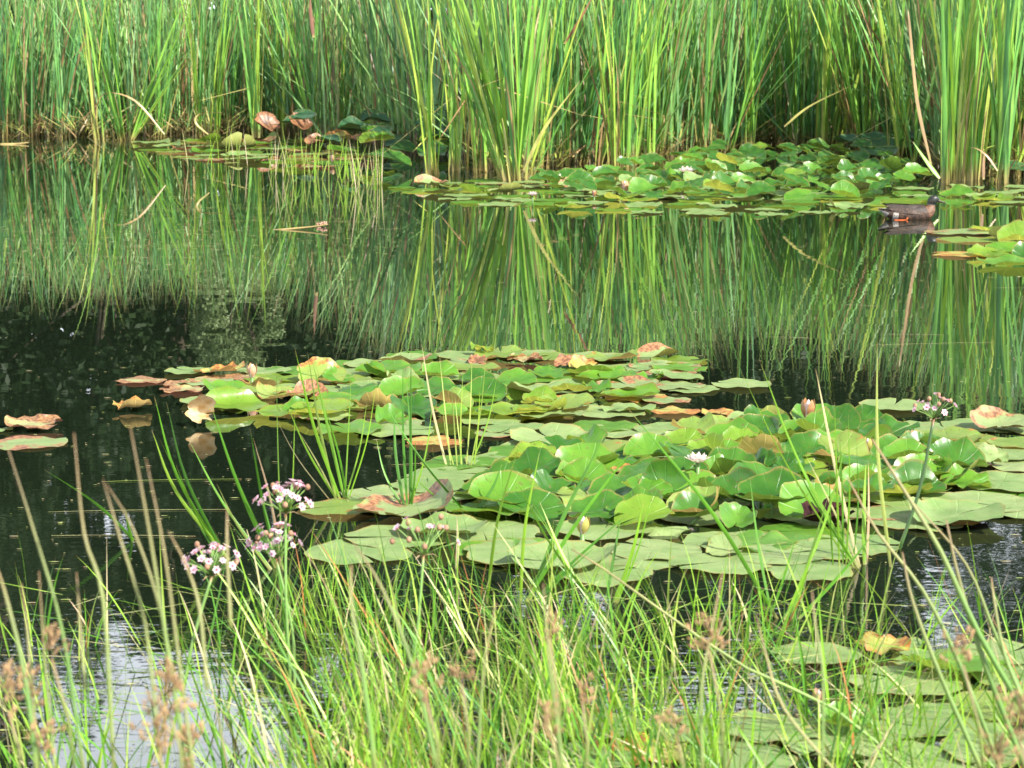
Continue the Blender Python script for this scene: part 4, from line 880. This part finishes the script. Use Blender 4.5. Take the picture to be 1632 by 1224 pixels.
# ------------------------------------------------------------------ the duck
def duck(loc, rz):
    M = dict(back=plain('duck_back', (.04, .024, .015), .6, (.014, .009, .007), 45, bump=.3), flank=plain('duck_flank', (.095, .055, .035), .6, (.018, .012, .009), 55, bump=.3), head=plain('duck_head', (.012, .022, .02), .4, (.03, .025, .018), 40),
             breast=plain('duck_breast', (.19, .095, .05), .6, (.06, .03, .018), 60), white=plain('duck_white', (.48, .45, .40), .6, (.20, .17, .14), 55), bill=plain('duck_bill', (.09, .07, .035), .5, (.05, .04, .025), 30), foot=plain('duck_foot', (.42, .09, .02), .5, (.3, .06, .015), 30))
    e = empty('duck', loc); e.rotation_euler = (0, 0, rz)
    sp = [(-.275, .098, .012, .006), (-.25, .090, .035, .014), (-.215, .076, .06, .030), (-.16, .060, .085, .052), (-.09, .052, .100, .068), (-.01, .053, .106, .081), (.07, .058, .103, .083), (.13, .064, .090, .076), (.172, .076, .070, .064), (.192, .098, .050, .050),
          (.198, .122, .036, .039), (.200, .143, .031, .034), (.203, .160, .037, .040), (.212, .174, .039, .041), (.230, .182, .037, .038), (.250, .180, .029, .031), (.264, .174, .017, .019)]
    q = MB(); S = 22; n = len(sp)
    fine = []
    for i in range(n - 1):
        for k in range(3):
            t = k / 3; fine.append(tuple(sp[i][j] + (sp[i + 1][j] - sp[i][j]) * t for j in range(4)))
    fine.append(sp[-1]); n = len(fine)
    for _ in range(2): fine = [fine[0]] + [tuple((fine[i - 1][j] + 2 * fine[i][j] + fine[i + 1][j]) / 4 for j in range(4)) for i in range(1, n - 1)] + [fine[-1]]
    for i, (x, z, w, h) in enumerate(fine):
        a = fine[max(0, i - 1)]; b = fine[min(n - 1, i + 1)]; tan = Vector((b[0] - a[0], 0, b[1] - a[1])).normalized(); up = Vector((-tan.z, 0, tan.x))
        for j in range(S):
            th = 2 * PI * j / S; cc, ss = math.cos(th), math.sin(th)
            v = Vector((x, 0, z)) + Vector((0, 1, 0)) * w * math.copysign(abs(cc) ** .85, cc) + up * h * math.copysign(abs(ss) ** .9, ss)
            q.v.append(tuple(v)); q.t.append(.5); q.a.append(.5)
    for i in range(n - 1):
        for j in range(S):
            j2 = (j + 1) % S; q.f.append((i * S + j, i * S + j2, (i + 1) * S + j2, (i + 1) * S + j))
            x, z = fine[i][0], fine[i][1]; ss = math.sin(2 * PI * (j + .5) / S); late = i > n * .6
            if i > 31: mi = 2
            elif i > 22: mi = 3
            elif x < -.2: mi = 4 if ss < .1 else 0
            elif -.165 < x < -.12 and ss < .3: mi = 4
            else: mi = 0 if ss > .35 else 1
            q.m.append(mi)
    q.f.append(tuple(range(S))[::-1]); q.m.append(0); q.f.append(tuple((n - 1) * S + j for j in range(S))); q.m.append(2)
    q.build('body', [M['back'], M['flank'], M['head'], M['breast'], M['white']], e)
    b = MB(); pts = [(.250, .176, .016, .017), (.28, .166, .015, .012), (.305, .158, .015, .008), (.325, .154, .015, .006), (.336, .153, .008, .003)]
    for (x, z, w, h) in pts:
        for j in range(10):
            th = 2 * PI * j / 10; b.v.append((x, w * math.cos(th), z + h * math.sin(th))); b.t.append(.5); b.a.append(.5)
    for i in range(4):
        for j in range(10): j2 = (j + 1) % 10; b.f.append((i * 10 + j, i * 10 + j2, (i + 1) * 10 + j2, (i + 1) * 10 + j))
    b.f.append(tuple(40 + j for j in range(10))); b.build('bill', M['bill'], e)
    for s in (-1, 1):
        k = MB(); k.blob(Vector((.226, s * .0305, .186)), .0042, (1, 1, 1), .5, 8, 6); k.build('eye', plain('duck_eye', (.01, .01, .01), .1, (.01, .01, .01)), e)
        w = MB()      # folded wing: overlapping feather rows over the flank and back
        for (x0, x1, y0, z0, wd, mt) in ((.12, -.24, .080, .112, .040, 0), (.11, -.19, .096, .090, .034, 1), (.08, -.12, .104, .072, .026, 1)):
            for f in range(7):
                u = f / 6; xs_ = x0 + (x1 * .45 - x0) * u; xe = xs_ - .115 - .03 * (1 - u)
                pp = [Vector((xs_ + (xe - xs_) * t, s * (y0 - .028 * abs(xs_ + (xe - xs_) * t) / .2 - .006 * t + .004), z0 + .012 * u + .012 * t * (1 if mt == 0 else .3))) for t in (0, .33, .66, 1)]
                nf = len(w.f); w.strip(pp, [wd * .5, wd * .55, wd * .42, .002], Vector((0, -s * .55, .8)), .5, .12); w.m += [mt] * (len(w.f) - nf)
        w.build('wing', [M['back'], M['flank']], e)
    t = MB()
    for k in range(9):
        a0 = (k - 4) * .13; t.strip([Vector((-.20, k * .008 - .032, .102)), Vector((-.25, k * .010 - .04, .108)), Vector((-.29 + abs(a0) * .03, (k - 4) * .014, .112 + .004 * (k % 2)))], [.012, .013, .004], Vector((0, 1, 0)), .5, .1); t.m += [0 if k % 3 else 1] * 4
    t.m = t.m[:len(t.f)] + [0] * max(0, len(t.f) - len(t.m)); t.build('tail', [M['back'], M['white']], e)
    f_ = MB(); b0 = Vector((-.05, -.135, .017))
    f_.tube([Vector((-.03, -.09, .03)), b0], [.008, .007], .5, 6)
    for k in range(3): f_.strip([b0, b0 + Vector((-.05, -.008 + (k - 1) * .014, -.001)), b0 + Vector((-.11, -.010 + (k - 1) * .026, -.001))], [.006, .013, .005], Vector((0, 1, .3)), .5, .1)
    f_.build('foot', M['foot'], e)
    return tag(e, 'dark-headed brown duck swimming beside the lily pads, orange foot showing', 'duck')
dk = duck(G(1452, 349) + Vector((0, 0, -.012)), 0.06)
dk.scale = (.95, .95, .98)
dk.location.x += -.02

# ------------------------------------------------------------------ trees and shrubs behind (mirrored in the water)
M_bark = plain('bark', (.10, .075, .05), .9, (.05, .04, .03), 8, bump=.6)
def foliage(name, a, b, trans=.25, rough=.55):
    m, nt = newmat(name); L = nt.links.new
    at = N(nt, 'ShaderNodeAttribute', attribute_name='tint'); mxx = N(nt, 'ShaderNodeMixRGB'); mxx.inputs[1].default_value = col3(a); mxx.inputs[2].default_value = col3(b)
    L(at.outputs['Fac'], mxx.inputs[0]); leaf_surface(nt, mxx.outputs[0], rough, trans, 1.2, .3); return m
M_dark = foliage('tree_leaves', (.014, .032, .012), (.03, .058, .018))
M_mid = foliage('tree_leaves_mid', (.03, .07, .02), (.06, .12, .03))
M_pale = foliage('willow_leaves', (.16, .24, .10), (.28, .36, .16))
def leafquad(q, p, s, t):
    a = Vector((R.gauss(0, 1), R.gauss(0, 1), R.gauss(0, .6))).normalized(); b = a.cross(Vector((R.gauss(0, 1), R.gauss(0, 1), R.gauss(0, 1)))).normalized()
    k = len(q.v)
    for v in (-a, b * .45, a, -b * .45): q.v.append(tuple(p + v * s))
    q.t += [t] * 4; q.a += [.5] * 4; q.f.append((k, k + 1, k + 2, k + 3))
def tree(x, y, H, cr, n, mat, label, name='tree', low=.2, leaf=.22, willow=False):
    e = empty(name, (x, y, zfar(x, y)))
    tk = MB(); top = Vector((R.uniform(-.5, .5), R.uniform(-.5, .5), H * .8)); r0 = .035 * H * .5
    tk.tube(smooth_line([Vector((0, 0, -.3)), Vector((R.uniform(-.2, .2), 0, H * .35)), top], 8), [r0 * (1 - .085 * i) for i in range(9)][:len(smooth_line([Vector((0, 0, 0)), Vector((0, 0, 1)), Vector((0, 0, 2))], 8))], .5, 9)
    cl = MB(); lobes = []
    for i in range(int(12 + cr * 4)):
        zz = H * (low + (1 - low) * R.random() ** .85); prof = math.sin(PI * min(1, max(.08, (zz / H - low * .6) / (1.08 - low * .6)))) ** .6
        a = R.uniform(0, 2 * PI); rr = cr * prof * R.uniform(.35, .95)
        lobes.append((Vector((math.cos(a) * rr, math.sin(a) * rr, zz)), cr * R.uniform(.22, .42)))
    for (c, r_) in lobes[::2]:
        tk.tube([Vector((0, 0, c.z * .6)), c * .55 + Vector((0, 0, c.z * .25)), c], [r0 * .35, r0 * .2, r0 * .06], .5, 5)
    tk.build('trunk', M_bark, e)
    per = n // len(lobes)
    for (c, r_) in lobes:
        tn = R.random()
        for i in range(per):
            if willow:
                d = Vector((R.gauss(0, 1), R.gauss(0, 1), 0)).normalized() * r_ * R.uniform(.4, 1); s0 = c + d; ln = R.uniform(.4, 1.2)
                for k in range(4): leafquad(cl, s0 + Vector((R.gauss(0, .03), R.gauss(0, .03), -ln * k / 4)), leaf * .5, min(1, max(0, tn * .5 + R.uniform(0, .5))))
            else:
                d = Vector((R.gauss(0, 1), R.gauss(0, 1), R.gauss(0, .8))).normalized() * r_ * R.uniform(.55, 1.05)
                leafquad(cl, c + d, leaf * R.uniform(.6, 1.2), min(1, max(0, tn * .6 + R.uniform(0, .5))))
    cl.build('crown', mat, e)
    return tag(e, label, 'tree', 'trees beyond the reeds, seen mirrored in the pond')
tl = [(-27, 52, 17), (-21, 49, 18), (-15.5, 52, 19), (-11.6, 50, 13.5), (-7.6, 52, 11.0), (-4.0, 50, 10.6), (-.8, 52, 15), (2.6, 49, 17), (5.6, 50, 11.5), (9, 51, 16), (13, 48, 19), (18, 51, 18), (24, 50, 17)]
tlab = ['tallest dark tree far along the bank', 'broad dark tree beyond the blue-green cattails', 'dark tree mirrored over the dark open water', 'lower round tree mirrored where the sky patch begins', 'low dark tree under the mirrored sky patch', 'low dark tree beside the mirrored sky patch', 'dark tree mirrored under the middle island',
        'dark tree mirrored among the near grass', 'lower tree mirrored in the broken ripples', 'dark tree mirrored beyond the broken ripples', 'tall dark tree mirrored in the far corner ripples', 'tall dark tree past the duck', 'outermost dark tree on the duck side']
for (x, y, H), lab in zip(tl, tlab): tree(x, y, H, 3.4 if H > 13 else 2.8, 9000, M_dark, lab, leaf=.15, low=.05)
for k, x in enumerate((-22, -18, -14.6, -11.4, -8.4, -2.4, .4, 3.2, 6, 8.8, 11.6, 15, 19)):
    o = tree(x + R.uniform(-.5, .5), R.uniform(45, 46.5), R.uniform(7.2, 8.6), 3.1, 15000, M_dark, 'round dark shrub behind the reeds, %s along the row' % NAMES_N[k], 'shrub', .03, .13)
    o['category'] = 'shrub'; o['group'] = 'shrubs behind the reeds'
o = tree(-5.2, 43.0, 5.0, .95, 6000, M_pale, 'pale weeping willow shrub mirrored as a light patch by the middle island', 'willow', .15, .07, True)
for k, x in enumerate((-34, -29, -24, -19.5, -15, -11, -7, -3, 1, 5, 9, 13.5, 18, 23, 28, 34)):
    H = 13.2 if -12 < x < -6 or x == 5 else R.uniform(17, 21)
    o = tree(x + R.uniform(-.6, .6), R.uniform(58, 63), H, 3.6, 5200, M_dark, 'dark tree of the far treeline, %s along it' % NAMES_N[k], low=.05, leaf=.4)
    o['group'] = 'trees of the far treeline'
for k, x in enumerate((-26, -22.5, -19, -15.5, -12.5, -9.5, -6.5, -3.5, -.5, 2.5, 5.5, 8.5, 12, 16, 20)):
    o = tree(x, R.uniform(53.5, 55), R.uniform(7.5, 8.8), 2.9, 5000, M_dark, 'dark underwood bush below the treeline, %s along it' % NAMES_N[k], 'shrub', .03, .26)
    o['category'] = 'shrub'; o['group'] = 'bushes below the treeline'
